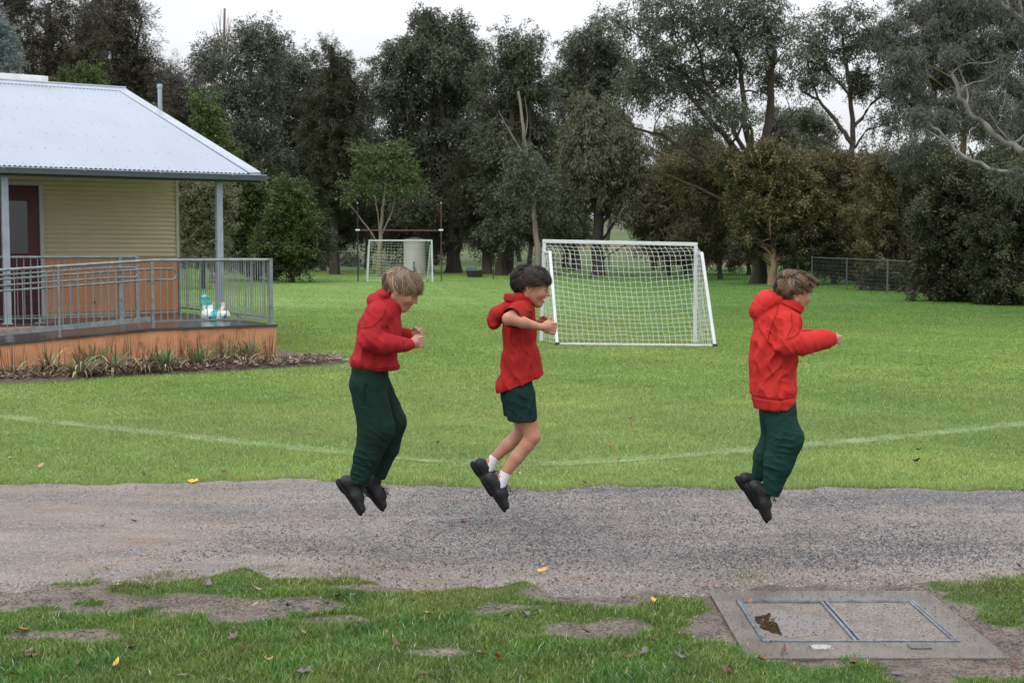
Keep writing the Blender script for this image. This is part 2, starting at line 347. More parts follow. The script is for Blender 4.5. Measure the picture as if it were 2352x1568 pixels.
tweak_ground(mg); mg.node_tree.nodes['Principled BSDF'].inputs['Roughness'].default_value = .8; mg.node_tree.nodes['Principled BSDF'].inputs['Specular IOR Level'].default_value = .12
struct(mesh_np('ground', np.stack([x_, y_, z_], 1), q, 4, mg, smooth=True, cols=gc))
# ------------------------------------------------------------------ gravel path
def path_mat():
    m = bpy.data.materials.new('gravel_track'); m.use_nodes = True; nt = m.node_tree; N = nt.nodes.new; L = nt.links.new
    p = nt.nodes['Principled BSDF']; p.inputs['Specular IOR Level'].default_value = .5
    tc = N('ShaderNodeTexCoord'); co = tc.outputs['Object']
    def noise(sc, det, lo, hi, a=0, b=1, st=None, rough=.5):
        v = co
        if st: mp = N('ShaderNodeMapping'); mp.inputs['Scale'].default_value = st; L(co, mp.inputs[0]); v = mp.outputs[0]
        no = N('ShaderNodeTexNoise'); no.inputs['Scale'].default_value = sc; no.inputs['Detail'].default_value = det; no.inputs['Roughness'].default_value = rough; L(v, no.inputs[0])
        mr = N('ShaderNodeMapRange'); mr.inputs[1].default_value = lo; mr.inputs[2].default_value = hi; mr.inputs[3].default_value = a; mr.inputs[4].default_value = b; L(no.outputs[0], mr.inputs[0]); return mr.outputs[0]
    def mix(f, a, b):
        mx = N('ShaderNodeMix'); mx.data_type = 'RGBA'; L(f, mx.inputs[0])
        for i, c in ((6, a), (7, b)):
            if isinstance(c, tuple): mx.inputs[i].default_value = (*c, 1)
            else: L(c, mx.inputs[i])
        return mx.outputs[2]
    c = mix(noise(1.3, 6, .38, .64, st=(.5, 1.7, 1), rough=.62), (.215, .175, .152), (.115, .096, .086))
    c = mix(noise(2.2, 5, .52, .7, st=(.5, 1.5, 1)), c, (.165, .112, .082))
    at_ = N('ShaderNodeAttribute'); at_.attribute_name = 'tint'; sx = N('ShaderNodeSeparateColor'); L(at_.outputs['Color'], sx.inputs[0])
    ad = N('ShaderNodeMath'); ad.operation = 'ADD'; L(sx.outputs[0], ad.inputs[0]); L(noise(4.5, 5, .35, .65, -.16, .16, st=(.35, 1.7, 1), rough=.65), ad.inputs[1]); dens = ad.outputs[0]
    # grains
    vo = N('ShaderNodeTexVoronoi'); vo.inputs['Scale'].default_value = 95; L(co, vo.inputs[0])
    sep = N('ShaderNodeSeparateColor'); L(vo.outputs['Color'], sep.inputs[0])
    lt = N('ShaderNodeMath'); lt.operation = 'LESS_THAN'; L(sep.outputs[0], lt.inputs[0]); L(dens, lt.inputs[1])
    gc_ = mix(sep.outputs[1], (.028, .030, .036), (.10, .10, .11))
    c = mix(lt.outputs[0], c, gc_)
    vo2 = N('ShaderNodeTexVoronoi'); vo2.inputs['Scale'].default_value = 140; L(co, vo2.inputs[0])
    s2 = N('ShaderNodeSeparateColor'); L(vo2.outputs['Color'], s2.inputs[0])
    g2 = N('ShaderNodeMath'); g2.operation = 'GREATER_THAN'; L(s2.outputs[1], g2.inputs[0]); g2.inputs[1].default_value = .90
    c = mix(g2.outputs[0], c, (.34, .30, .26))
    L(c, p.inputs['Base Color']); L(noise(.9, 4, .4, .6, .7, .30, st=(.5, 1.6, 1)), p.inputs['Roughness'])
    b = N('ShaderNodeBump'); b.inputs['Strength'].default_value = .9; b.inputs['Distance'].default_value = .006; L(vo.outputs['Distance'], b.inputs['Height']); L(b.outputs[0], p.inputs['Normal'])
    return m
DK = []
for px, py, rx, ry, st in [(900,1150,260,40,.38),(1280,1230,180,60,.32),(1120,1190,160,40,.25),(2000,1145,420,22,.50),(1350,1130,220,14,.35),(2250,1160,200,30,.3),(1500,1290,260,30,.22),(2200,1270,300,40,.34),(1850,1290,260,26,.25),(640,1200,200,26,.2),(700,1270,260,22,.2),(950,1230,200,40,.16),(300,1150,160,18,.12),(1650,1190,200,30,.12)]:
    a = gp(px, py); b = gp(px+rx, py); c = gp(px, py-ry); d = gp(px, py+ry); DK.append((a[0], a[1], b[0]-a[0], (c[1]-d[1])/2, st))
def dens_at(x, y):
    P = np.stack([x*.55, y*1.8], 1); d = .13+.12*np.clip((x+2.2)/3, 0, 1)+.13*snoise(P, .9, 6, 3)+.07*snoise(P, 3.5, 16, 2)
    for cx, cy, rx, ry, st in DK: d = d+st*np.exp(-(((x-cx)/rx)**2+((y-cy)/ry)**2))
    e = np.clip((y-near_edge(x))/.5, 0, 1); return np.clip(d*(.35+.65*e), .02, .85)
def build_path():
    xs = np.concatenate([np.arange(-30, -3.6, .5), np.arange(-3.6, 3.6, .025), np.arange(3.6, 30, .5)]); n = 90
    fe, ne = far_edge(xs)-.0, near_edge(xs)+.0
    # lower, wider sheet: soil strip extends a little beyond under the grass
    T = np.linspace(0, 1, n)[:, None]; Y = (ne-.14)*(1-T)+(fe+.07)*T; X = np.repeat(xs[None], n, 0)
    P = np.stack([X.ravel(), Y.ravel()], 1)
    Z = snoise(P, 3, 3, 3)*.006+.012+snoise(P, .5, 8, 2)*.004+snoise(P, 14, 9, 2)*.002
    e = np.minimum(T, 1-T)*np.ones_like(X); Z = Z-.03*np.clip(1-e.ravel()/.03, 0, 1)
    i = np.arange(n*len(xs)).reshape(n, len(xs)); q = np.stack([i[:-1, :-1], i[:-1, 1:], i[1:, 1:], i[1:, :-1]], -1).reshape(-1, 4)
    dn = dens_at(X.ravel(), Y.ravel())
    o = struct(mesh_np('gravel_path', np.stack([X.ravel(), Y.ravel(), Z], 1), q, 4, path_mat(), smooth=True, cols=np.repeat(dn[:, None], 3, 1)))
build_path()
def stones(n, fn, smin, smax, mats_cols):
    k0 = 3 if n > 20000 else 25; x = RNG.uniform(-3.9, 3.9, n*k0); y = RNG.uniform(5.2, 9.6, n*k0)
    keep = fn(x, y); x, y = x[keep][:n], y[keep][:n]; n = len(x)
    s = smin+(smax-smin)*RNG.random(n)**3
    base = np.array([[1,0,0],[-.2,.95,0],[-1,-.1,.1],[.1,-1,0],[.1,.1,.75],[.55,.6,.35],[-.6,.5,.4]])
    # octahedron-like chip: 4 around + top
    b = base[:5]; F = np.array([[0,1,4],[1,2,4],[2,3,4],[3,0,4]])
    a = RNG.uniform(0, 6.28, n); ca, sa = np.cos(a), np.sin(a)
    j = RNG.uniform(.6, 1.3, (n, 5, 3)); V = b[None]*j*s[:, None, None]
    Vx = V[..., 0]*ca[:, None]-V[..., 1]*sa[:, None]+x[:, None]; Vy = V[..., 0]*sa[:, None]+V[..., 1]*ca[:, None]+y[:, None]
    pz = snoise(np.stack([x, y], 1), 3, 3, 3)*.006+.012
    Vz = V[..., 2]+pz[:, None]
    V = np.stack([Vx, Vy, Vz], -1).reshape(-1, 3); P = (F[None]+np.arange(n)[:, None, None]*5).reshape(-1, 3)
    ci = RNG.integers(0, len(mats_cols), n); c = np.array(mats_cols)[ci]*RNG.uniform(.7, 1.3, (n, 1)); c = np.repeat(c, 5, 0)
    o = mesh_np('gravel', V, P, 3, mat('loose_gravel', rough=.45, spec=.5, attr=True), cols=c); o['kind'] = 'stuff'
def on_path(x, y): return (y < far_edge(x)) & (y > near_edge(x)-.1) & (RNG.random(len(x)) < dens_at(x, y)*1.5)
stones(75000, on_path, .0022, .009, [(.03,.033,.04),(.025,.028,.035),(.05,.05,.06),(.08,.078,.085),(.20,.17,.145),(.12,.10,.085),(.035,.036,.042),(.045,.045,.05)])
def cover_grit(x, y): return (((x-1.275)/.19)**2+((y-5.84)/.22)**2 > 1) & (x > .9) & (x < 2.3) & (y > 5.25) & (y < 6.75) & (RNG.random(len(x)) < .12+.75*np.exp(-np.minimum(np.abs(y-6.41), np.abs(x-2.08))/.09))
stones(5000, cover_grit, .002, .007, [(.03,.033,.04),(.05,.05,.06),(.12,.10,.085),(.06,.05,.042)])
def mud_grit(x, y): return (y < near_edge(x)+.05) & (y > 5.2) & (grassy(x, y) < .1) & (RNG.random(len(x)) < .45)
stones(6000, mud_grit, .002, .006, [(.03,.033,.04),(.05,.05,.06),(.16,.13,.11),(.06,.05,.042)])
# white boundary line sprayed across the lawn
def build_line():
    xs = np.linspace(LX[0], LX[-1], 900); yc = np.interp(xs, LX, LY)
    hw = .095+.02*np.sin(xs*2.3)+.012*np.sin(xs*17)
    V = []; 
    for s in (-1, 1): V.append(np.stack([xs, yc+s*hw, np.full_like(xs, .0045)], 1))
    V = np.concatenate(V); n = len(xs); i = np.arange(n-1); q = np.stack([i, i+1, i+1+n, i+n], 1)
    m = mat('worn_line_paint', (.20, .28, .11), .7, .3, var=(.09, .17, .03), vscale=5)
    struct(mesh_np('painted_line', V, q, 4, m))
build_line()
# ------------------------------------------------------------------ grass blades
def blades(name, x, y, h, w, lean, col, mt, segs=2):
    n = len(x); z = hill(x, y)+np.where((y < 10.4) & (y > 4.4), snoise(np.stack([x, y], 1), 3, 3, 3)*.006, 0)-.002
    a = RNG.uniform(0, 6.28, n); la = RNG.uniform(0, 6.28, n); l = lean*h
    wx, wy = np.cos(a)*w/2, np.sin(a)*w/2; lx, ly = np.cos(la)*l, np.sin(la)*l
    z0 = z
    if segs == 1:
        V = np.stack([np.stack([x-wx, y-wy, z0], 1), np.stack([x+wx, y+wy, z0], 1), np.stack([x+lx, y+ly, z0+h], 1)], 1)
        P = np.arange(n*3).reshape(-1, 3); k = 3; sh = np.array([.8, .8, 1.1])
    else:
        hh = h*np.sqrt(np.clip(1-lean**2*.5, .2, 1))
        V = np.stack([np.stack([x-wx, y-wy, z0], 1), np.stack([x+wx, y+wy, z0], 1),
                      np.stack([x-wx*.8+lx*.35, y-wy*.8+ly*.35, z0+hh*.6], 1), np.stack([x+wx*.8+lx*.35, y+wy*.8+ly*.35, z0+hh*.6], 1),
                      np.stack([x+lx, y+ly, z0+hh], 1)], 1)
        b = np.arange(n)[:, None]*5
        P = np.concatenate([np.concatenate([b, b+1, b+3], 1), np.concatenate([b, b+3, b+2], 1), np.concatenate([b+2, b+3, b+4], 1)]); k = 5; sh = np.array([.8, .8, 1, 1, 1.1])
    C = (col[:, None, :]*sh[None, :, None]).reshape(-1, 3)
    o = mesh_np(name, V.reshape(-1, 3), P, 3, mt, cols=C, smooth=False); o['kind'] = 'stuff'; return o
mgr = mat('grass_blade', rough=.38, spec=.55, attr=True, trans=.25)
mgf = mat('far_grass_blade', rough=.7, spec=.15, attr=True, trans=.15)
def gcolour(x, y):
    P = np.stack([x, y], 1); n = len(x)
    b = (snoise(P, .22, 4, 2)*.5+.5).clip(0, 1)[:, None]; c = (snoise(P, 2.6, 5, 3)*.6+.5).clip(0, 1)[:, None]
    r = RNG.random((n, 1))
    A = np.array([.172, .305, .064]); B = np.array([.300, .400, .118]); D = np.array([.40, .38, .14])
    col = A*(1-b*.6-c*.4)+B*(b*.6+c*.4)
    pa = (snoise(P, .75, 31, 3)*.8).clip(-1, 1)[:, None]; col = col*(1+.16*pa)+np.array([.06, .02, .005])*np.clip(pa-.15, 0, 1)
    pb = np.clip(snoise(P, .45, 33, 2)-.45, 0, 1)[:, None]*.8; col = col*(1-pb)+np.array([.27, .30, .10])*pb
    gm = np.exp(-(((x-2)/1.6)**2+((y-23.6)/.5)**2))[:, None]*.6; col = col*(1-gm)+np.array([.34, .32, .12])*gm
    nearf = np.clip((8.5-y)/1.5, 0, 1)[:, None]
    col = col*(1-nearf)+(np.array([.070, .200, .026])*(1-c*.7)+np.array([.19, .245, .048])*c*.7)*nearf
    e2 = (np.clip(1-(near_edge(x)-y)/.45, 0, 1)*(y < 8)+.5*(y < 8)*np.clip(snoise(P, 1.6, 27, 2)-.25, 0, 1)).clip(0, 1)[:, None]*.75
    col = col*(1-e2)+np.array([.21, .22, .055])*e2
    col = col*np.where(y < 8, .72+.4*(snoise(P, 4.2, 29, 2)*.5+.5).clip(0, 1), 1)[:, None]
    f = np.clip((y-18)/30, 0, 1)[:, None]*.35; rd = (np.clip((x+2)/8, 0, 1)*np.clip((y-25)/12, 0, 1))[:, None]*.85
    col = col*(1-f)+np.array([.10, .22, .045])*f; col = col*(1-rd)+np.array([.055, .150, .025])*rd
    col = np.where(r > .93, D*RNG.uniform(.6, 1.2, (n, 1)), col)*(1+RNG.uniform(-.38, .35, (n, 1))*np.clip(1-(y-14)/30, .3, 1)[:, None])
    drop_glint = (RNG.random(n) < .010) & (y < 16); col[drop_glint] = np.array([.62, .66, .62])*RNG.uniform(.7, 1.2, (drop_glint.sum(), 1))  # scattered near-white blades: glint of water drops painted into the blade colour
    ld = line_d(x, y); on = (ld < .17+.02*np.sin(x*9)+.02*np.sin(x*23)) & (RNG.random(n) < (.20+.16*np.clip(np.abs(x)-.6, 0, 2))*np.clip(.9+.8*snoise(P, 2.5, 7, 2), .2, 1.3)) & (y > 9)
    col = np.where(on[:, None], col*.55+np.array([.62, .70, .55])*.45, col)
    e = np.clip(1-np.abs(y-far_edge(x))/.35, 0, 1)[:, None]*.5*(y > 8.6)[:, None]
    col = col*(1-e)+np.array([.25, .28, .075])*e
    return col
def field(n, y0, y1, dens_pow=1.0):
    u = RNG.random(n); y = y0+(y1-y0)*u; w = .40*y+.4; x = (RNG.random(n)*2-1)*w.max(); k = np.abs(x) < w; return x[k], y[k]
# foreground
x, y = field(620000, 4.75, 8.3); g = grassy(x, y); pr = np.clip(g*1.7+.12, 0, 1)*(1-.45*np.clip(snoise(np.stack([x, y], 1), 5.5, 15, 2)-.15, 0, 1)); k = RNG.random(len(x)) < pr; x, y, g = x[k], y[k], g[k]
cl = (snoise(np.stack([x, y], 1), 3.2, 12, 2)*.5+.5).clip(0, 1)
h = (.012+.030*RNG.random(len(x))**1.6)*(.45+.8*cl)*np.clip(.4+g, .35, 1.1)*np.clip((6.9-y)*.5+.6, .6, 1.2)
lo = RNG.random(len(x)) < .004; h[lo] *= 1.9
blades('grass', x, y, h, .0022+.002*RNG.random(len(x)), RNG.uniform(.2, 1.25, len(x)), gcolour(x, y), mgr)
# lawn just beyond the path, then farther with coarser tufts
x, y = field(1050000, 9.0, 18); g = grassy(x, y); k = RNG.random(len(x)) < np.clip(g*2.5+.2, 0, 1)*np.clip((18-y)/5, 0, 1); x, y = x[k], y[k]
cl = (snoise(np.stack([x, y], 1), 2.2, 13, 2)*.5+.5).clip(0, 1)
edge = 1+.5*np.clip(1-(y-far_edge(x))/.4, 0, 1)
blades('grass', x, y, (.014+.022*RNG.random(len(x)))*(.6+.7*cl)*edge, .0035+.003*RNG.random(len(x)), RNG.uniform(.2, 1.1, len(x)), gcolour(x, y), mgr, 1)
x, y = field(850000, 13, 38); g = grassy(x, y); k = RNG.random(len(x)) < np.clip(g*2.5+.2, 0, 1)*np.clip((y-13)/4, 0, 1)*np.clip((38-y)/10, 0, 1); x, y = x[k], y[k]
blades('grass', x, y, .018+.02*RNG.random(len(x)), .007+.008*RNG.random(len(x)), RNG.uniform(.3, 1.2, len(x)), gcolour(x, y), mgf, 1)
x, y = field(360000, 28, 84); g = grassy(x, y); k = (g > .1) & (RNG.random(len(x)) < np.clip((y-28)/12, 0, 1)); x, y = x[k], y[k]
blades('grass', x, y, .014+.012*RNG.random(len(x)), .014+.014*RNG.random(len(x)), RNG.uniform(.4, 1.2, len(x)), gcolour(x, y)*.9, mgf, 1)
# ------------------------------------------------------------------ fallen leaves
def leaf_mesh(kind, s, curl):
    pts = {'oval': [(0,0),(.25,.16),(.55,.22),(.85,.12),(1,0),(.85,-.12),(.55,-.22),(.25,-.16)],
           'lobed': [(0,0),(.12,.3),(.38,.22),(.45,.5),(.68,.28),(1,.12),(.9,-.1),(.7,-.3),(.42,-.48),(.36,-.2),(.1,-.28),(-.12,-.02)]}[kind]
    c = (.45, 0); V = [(c[0], c[1], 0)]+[(a, b, 0) for a, b in pts]
    V = [((a-.45)*s, b*s, (curl*((a-.45)**2+b*b)*s*1.3+.06*s*math.sin(a*9+b*13))) for a, b, _ in V]
    n = len(pts); F = [(0, i+1, (i+1) % n+1) for i in range(n)]
    m = MB(); m.add(V, F); return m
LM = {'brown': mat('brown_leaf', (.16, .06, .035), .5, .4, var=(.08, .035, .025), vscale=30),
      'orange': mat('orange_leaf', (.42, .13, .04), .5, .4, var=(.25, .07, .03), vscale=30),
      'yellow': mat('yellow_leaf', (.72, .46, .06), .5, .4, var=(.55, .30, .04), vscale=25),
      'tan': mat('pale_leaf', (.45, .29, .20), .55, .4, var=(.30, .17, .12), vscale=30),
      'grey': mat('dark_leaf', (.10, .075, .085), .4, .5, var=(.17, .13, .14), vscale=25)}
LF = [(270,1352,'tan'),(590,1362,'tan'),(583,1392,'tan'),(475,1350,'grey'),(1430,1375,'tan'),(1506,1391,'yellow'),(984,1418,'yellow'),(700,1465,'tan'),(266,1538,'yellow'),
 (70,1520,'brown'),(68,1505,'grey'),(182,1535,'brown'),(50,1455,'orange'),(568,1555,'brown'),(765,1558,'brown'),(700,1556,'grey'),(967,1558,'brown'),(1145,1520,'orange'),(1103,1512,'tan'),(1068,1343,'grey'),
 (660,1395,'brown'),(775,1378,'brown'),(810,1375,'grey'),(745,1385,'grey'),(1205,1420,'grey'),(1505,1480,'brown'),(1560,1518,'grey'),(1480,1510,'grey'),(1440,1520,'brown'),(1668,1550,'brown'),(1750,1525,'orange'),
 (1722,1390,'orange'),(1800,1500,'brown'),(1165,1425,'grey'),(910,1490,'brown'),(820,1440,'brown'),(535,1475,'grey'),(615,1528,'tan'),(560,1500,'brown'),(300,1500,'brown'),(510,902,'orange'),(1015,938,'orange'),(185,940,'tan'),
 (1007,1021,'brown'),(1398,1028,'orange'),(377,1028,'tan'),(512,1088,'brown'),(92,1077,'tan'),(25,1058,'tan'),(1420,1062,'orange'),(1005,1107,'orange'),(2105,1065,'brown'),(2110,1038,'brown'),(1450,980,'orange'),(330,1095,'brown'),(1450,965,'brown'),
 (670,1108,'orange'),(445,1112,'yellow'),(1190,1095,'tan'),(1345,1115,'orange'),(2100,1215,'tan'),(235,1215,'orange'),(310,1205,'brown'),(1065,1200,'orange'),(1680,1545,'grey'),(1350,1455,'brown'),(30,1560,'orange'),(420,1562,'grey'),(1218,1560,'tan'),(1960,1535,'brown'),(2060,1550,'grey'),(2290,1370,'tan'),(2340,1310,'grey'),(2240,935,'orange'),(2010,960,'orange'),(700,1395,'grey'),(1245,1325,'yellow'),(2330,1530,'brown')]
cname = {'brown': 'dark brown', 'orange': 'orange brown', 'yellow': 'bright yellow', 'tan': 'pale tan', 'grey': 'dull purplish grey'}
protos = {}; ORD = ['leftmost', 'second from the left', 'third from the left', 'fourth from the left', 'fifth from the left', 'sixth from the left', 'seventh from the left', 'eighth from the left', 'ninth from the left', 'tenth from the left', 'eleventh from the left', 'twelfth from the left', 'thirteenth from the left', 'fourteenth from the left', 'fifteenth from the left', 'sixteenth from the left', 'seventeenth from the left', 'eighteenth from the left', 'nineteenth from the left', 'twentieth from the left']
def zone_(px, py): return 'on the gravel path' if 1125 < py < 1335 else ('on the lawn beyond the path' if py < 1125 else ('on the concrete cover' if px == 1722 else 'in the foreground grass'))
rank = {}
for px, py, k in sorted(LF): rank.setdefault((k, zone_(px, py)), []).append((px, py))
for i, (px, py, k) in enumerate(LF):
    X, Y = gp(px, py); key = (k, i % 3); zone = zone_(px, py); R_ = rank[(k, zone)]
    if key not in protos:
        o = leaf_mesh('lobed' if i % 3 == 0 else 'oval', 1.0, .5+.4*(i % 2)).build('fallen_leaf', LM[k], smooth=False); protos[key] = o
    else:
        o = protos[key].copy(); COL.objects.link(o)
    lab = '%s fallen leaf lying %s' % (cname[k], zone)
    if len(R_) > 1: lab += ', ' + (ORD[R_.index((px, py))] if R_.index((px, py)) < len(R_)-1 else 'rightmost')
    tag(o, lab, 'leaf', 'fallen autumn leaves')
    gz = float(grassy(np.array([X]), np.array([Y]))[0]); z = (.018 if gz > 0 else .004)+(.016 if 1125 < py < 1345 else 0)
    if px == 1722: z = .012
    s = random.uniform(.042, .068)*(1.25 if Y > 9 else 1)
    o.location = (X, Y, z+.004); o.rotation_euler = (random.uniform(-.4, .4)+.2, random.uniform(-.35, .35), random.uniform(0, 6.28)); o.scale = (s, s, s)
# ------------------------------------------------------------------ inspection cover
t = thing('inspection_cover', 'concrete pit surround with two infill lids in steel frames and standing rainwater', 'pit cover', (1.53, 5.93, -.006))
mc = mat('wet_concrete', (.155, .128, .110), .34, .5, var=(.10, .083, .070), vscale=5, bump=.25, bscale=60, var2=(.12, .10, .09), v2scale=90)
mc2 = mat('pebbled_infill', (.185, .152, .130), .34, .5, var=(.115, .096, .082), vscale=9, bump=.7, bscale=110, var2=(.42, .37, .33), v2scale=140)
ms = mat('wet_steel_edge', (.20, .22, .25), .35, .5, .3, var=(.12, .13, .15), vscale=14)
def rel(m, name, mt, bevel=0):
    o = m.build(name, mt, t, bevel=bevel); o.location = (0, 0, 0); return o
m = MB()
def ring(m, x0, y0, x1, y1, X0, Y0, X1, Y1, z0, z1):
    m.box((X0, Y0, z0), (X1, y0, z1)); m.box((X0, y1, z0), (X1, Y1, z1)); m.box((X0, y0, z0), (x0, y1, z1)); m.box((x1, y0, z0), (X1, y1, z1))
ox, oy = 1.53, 5.93
ring(m, 1.085-ox, 5.555-oy, 1.945-ox, 6.225-oy, .98-ox, 5.335-oy, 2.075-ox, 6.41-oy, -.08, .006); rel(m, 'surround', mc, .004)
m = MB(); ring(m, 1.098-ox, 5.568-oy, 1.932-ox, 6.212-oy, 1.086-ox, 5.556-oy, 1.944-ox, 6.224-oy, -.07, .010); rel(m, 'frame', ms)
for a, b in ((1.100, 1.502), (1.512, 1.930)):
    m = MB(); ring(m, a+.014-ox, 5.580-oy, b-.014-ox, 6.200-oy, a-ox, 5.570-oy, b-ox, 6.210-oy, -.07, .008); fr = rel(m, 'lid_rim', ms)
    m = MB(); m.box((a+.015-ox, 5.581-oy, -.07), (b-.015-ox, 6.199-oy, .003 if a > 1.3 else .0)); lid = rel(m, 'lid', mc2)
for X, Y in ((1.742, 5.48), (1.32, 5.47)):
    m = MB(); m.box((X-.045-ox, Y-.03-oy, .006), (X+.045-ox, Y+.03-oy, .011)); pl = rel(m, 'name_plate', mat('plate', (.075, .065, .05) if X > 1.5 else (.33, .32, .31), .25, .6)); 
    for sx in (-1, 1):
        for sy in (-1, 1): m = MB(); m.lathe((X+sx*.037-ox, Y+sy*.022-oy, .011), [(.005, 0), (.004, .002), (0, .002)], 6); sc_ = m.build('screw', ms, pl)
def puddle(cx, cy, rx, ry, z, seed, n=90, amp=1.0):
    V = [(cx, cy, z)]
    for i in range(n):
        a = i/n*6.283; r = 1+amp*(.15*math.sin(3*a+seed)+.10*math.sin(7*a+seed*2)+.07*math.sin(13*a+seed)+.05*math.sin(23*a))
        V.append((cx+rx*r*math.cos(a), cy+ry*r*math.sin(a), z))
    m = MB(); m.add(V, [(0, i+1, (i+1) % n+1) for i in range(n)])
    mw = M.setdefault('puddle', mat('puddle_water', (.050, .028, .012), .015, 1.0, bump=.008, bscale=5))
    return struct(m.build('puddle', mw))
puddle(1.275, 5.84, .165, .19, -.0052, 1, amp=.4)

# ------------------------------------------------------------------ school building (local frame: x along the front, y back)
DZ = .56        # deck height
bld = thing('school_building', 'cream clad school building with pale corrugated metal roof and maroon door', 'building', BO, BA)
def corrug_x(name, x0, x1, ya, za, yb, zb, pitch, amp, mt, parent, clip=None):
    n = int((x1-x0)/pitch*8); xs = np.linspace(x0, x1, n); w = amp*np.sin(2*np.pi*xs/pitch)
    A = np.stack([xs, np.full(n, ya), za+w], 1); B = np.stack([xs, np.full(n, yb), zb+w], 1)
    V = np.concatenate([A, B]); i = np.arange(n-1); q = np.stack([i, i+1, i+1+n, i+n], 1)
    return mesh_np(name, V, q, 4, mt, parent, smooth=True)
EX, EY, EZ = .616, 2.2, 2.99          # eave corner
RY, RZ = 9.76, 5.14                    # ridge
sl = (RZ-EZ)/(RY-EY)
roof = corrug_x('roof', -11, EX-.02, EY-.06, EZ-.06*sl, RY, RZ, .076, .0095, M['zinc'], bld)
m = MB(); m.box((-11, RY, 0), (EX, RY, 0)) if False else None
m = MB(); m.add([(-11, RY, RZ), (EX-.02, RY, RZ), (EX-.02, 17.3, EZ), (-11, 17.3, EZ)], [(0, 3, 2, 1)]); m.build('rear_roof', M['zinc'], bld)
m = MB()
for k, yy in enumerate(np.linspace(EY+.1, RY-.5, 7)):
    for j in range(42):
        xx = EX-.17-j*.228-(.076*(k % 2)); xx = round((xx-.019)/.076)*.076+.019; zz = EZ+(yy-EY)*sl+.009
        m.lathe((xx, yy, zz), [(.009, 0), (.009, .006), (.0, .010)], 6)
m.build('roofing_screw', mat('screw_head', (.25, .27, .30), .5), roof)['kind'] = 'stuff'
m = MB()                                # ridge capping, barge capping
m.add([(-11, RY-.16, RZ-.16*sl+.016), (EX, RY-.16, RZ-.16*sl+.016), (EX, RY, RZ+.05), (-11, RY, RZ+.05), (-11, RY+.16, RZ-.02), (EX, RY+.16, RZ-.02),
       (-11, RY-.16, RZ-.16*sl+.002), (EX, RY-.16, RZ-.16*sl+.002)], [(0,1,2,3),(3,2,5,4),(6,7,1,0)])
m.tube([(-11, RY, RZ+.055), (EX, RY, RZ+.055)], .022, 8)
m.build('ridge_cap', M['zinc2'], roof)
m = MB()
za, zb = EZ-.05*sl, RZ
m.add([(EX-.19, EY-.07, za+.018), (EX+.01, EY-.07, za+.03), (EX+.01, RY, zb+.03), (EX-.19, RY, zb+.018),
       (EX+.01, EY-.07, za-.12), (EX+.01, RY, zb-.12), (EX-.19, EY-.07, za+.0), (EX-.19, RY, zb+.0)], [(0,1,2,3),(1,4,5,2),(6,0,3,7),(6,4,1,0)])
m.add([(EX+.01, RY, zb+.03), (EX-.19, RY, zb+.018), (EX-.19, 17.3, EZ+.018), (EX+.01, 17.3, EZ+.03), (EX+.01, RY, zb-.12), (EX+.01, 17.3, EZ-.12)], [(1,0,3,2),(0,4,5,3)])
m.build('barge_cap', M['zinc2'], roof)
m = MB()                                # long raised ridge vent
m.add([(-11, RY+.05, RZ+.02), (-1.05, RY+.05, RZ+.02), (-1.05, RY+.08, RZ+.20), (-11, RY+.08, RZ+.20), (-1.05, RY+.5, RZ+.16), (-11, RY+.5, RZ+.16), (-1.05, RY+.5, RZ-.1), (-11, RY+.5, RZ-.1)],
      [(0,1,2,3),(3,2,4,5),(1,6,4,2),(5,4,6,7)])
m.box((-1.12, RY+.03, RZ+.02), (-1.0, RY+.06, RZ+.19)); m.box((-4.1, RY+.03, RZ+.12), (-3.95, RY+.05, RZ+.19))
m.build('ridge_vent', mat('translucent_ridge', (.72, .72, .72), .4, var=(.6, .6, .6), vscale=4), roof)
m = MB()                                # gutter: half-box profile with rolled lip, brackets
gy0 = EY-.19
m.box((-11, gy0, EZ-.135), (EX+.06, EY-.065, EZ-.125)); m.box((-11, gy0-.006, EZ-.135), (EX+.06, gy0, EZ-.05)); m.box((-11, EY-.071, EZ-.125), (EX+.06, EY-.065, EZ-.03))
m.box((EX+.06, gy0-.006, EZ-.135), (EX+.066, EY-.065, EZ-.045)); g_ = m.build('gutter', M['gutter'], bld)
m = MB(); m.tube([(-11, gy0-.006, EZ-.047), (EX+.068, gy0-.006, EZ-.047)], .009, 6)
for k in range(8): m.box((EX-.55-k*1.2, gy0-.010, EZ-.066), (EX-.52-k*1.2, EY-.08, EZ-.036))
m.build('gutter_lip', M['galv_post'], g_)
m = MB(); m.box((-11, EY-.064, EZ-.17), (EX, EY-.04, EZ-.035)); m.build('fascia_board', M['gutter'], bld)
m = MB(); m.box((-11, EY+.035, EZ-.145), (EX-.2, EY+.125, EZ-.03)); m.build('veranda_beam', M['gutter'], bld)
m = MB(); m.add([(-11, EY-.04, EZ-.05), (EX-.02, EY-.04, EZ-.05), (EX-.02, 4.57, EZ+(4.57-EY)*sl-.05), (-11, 4.57, EZ+(4.57-EY)*sl-.05)], [(0,1,2,3)]); m.build('soffit', M['cream'], bld)
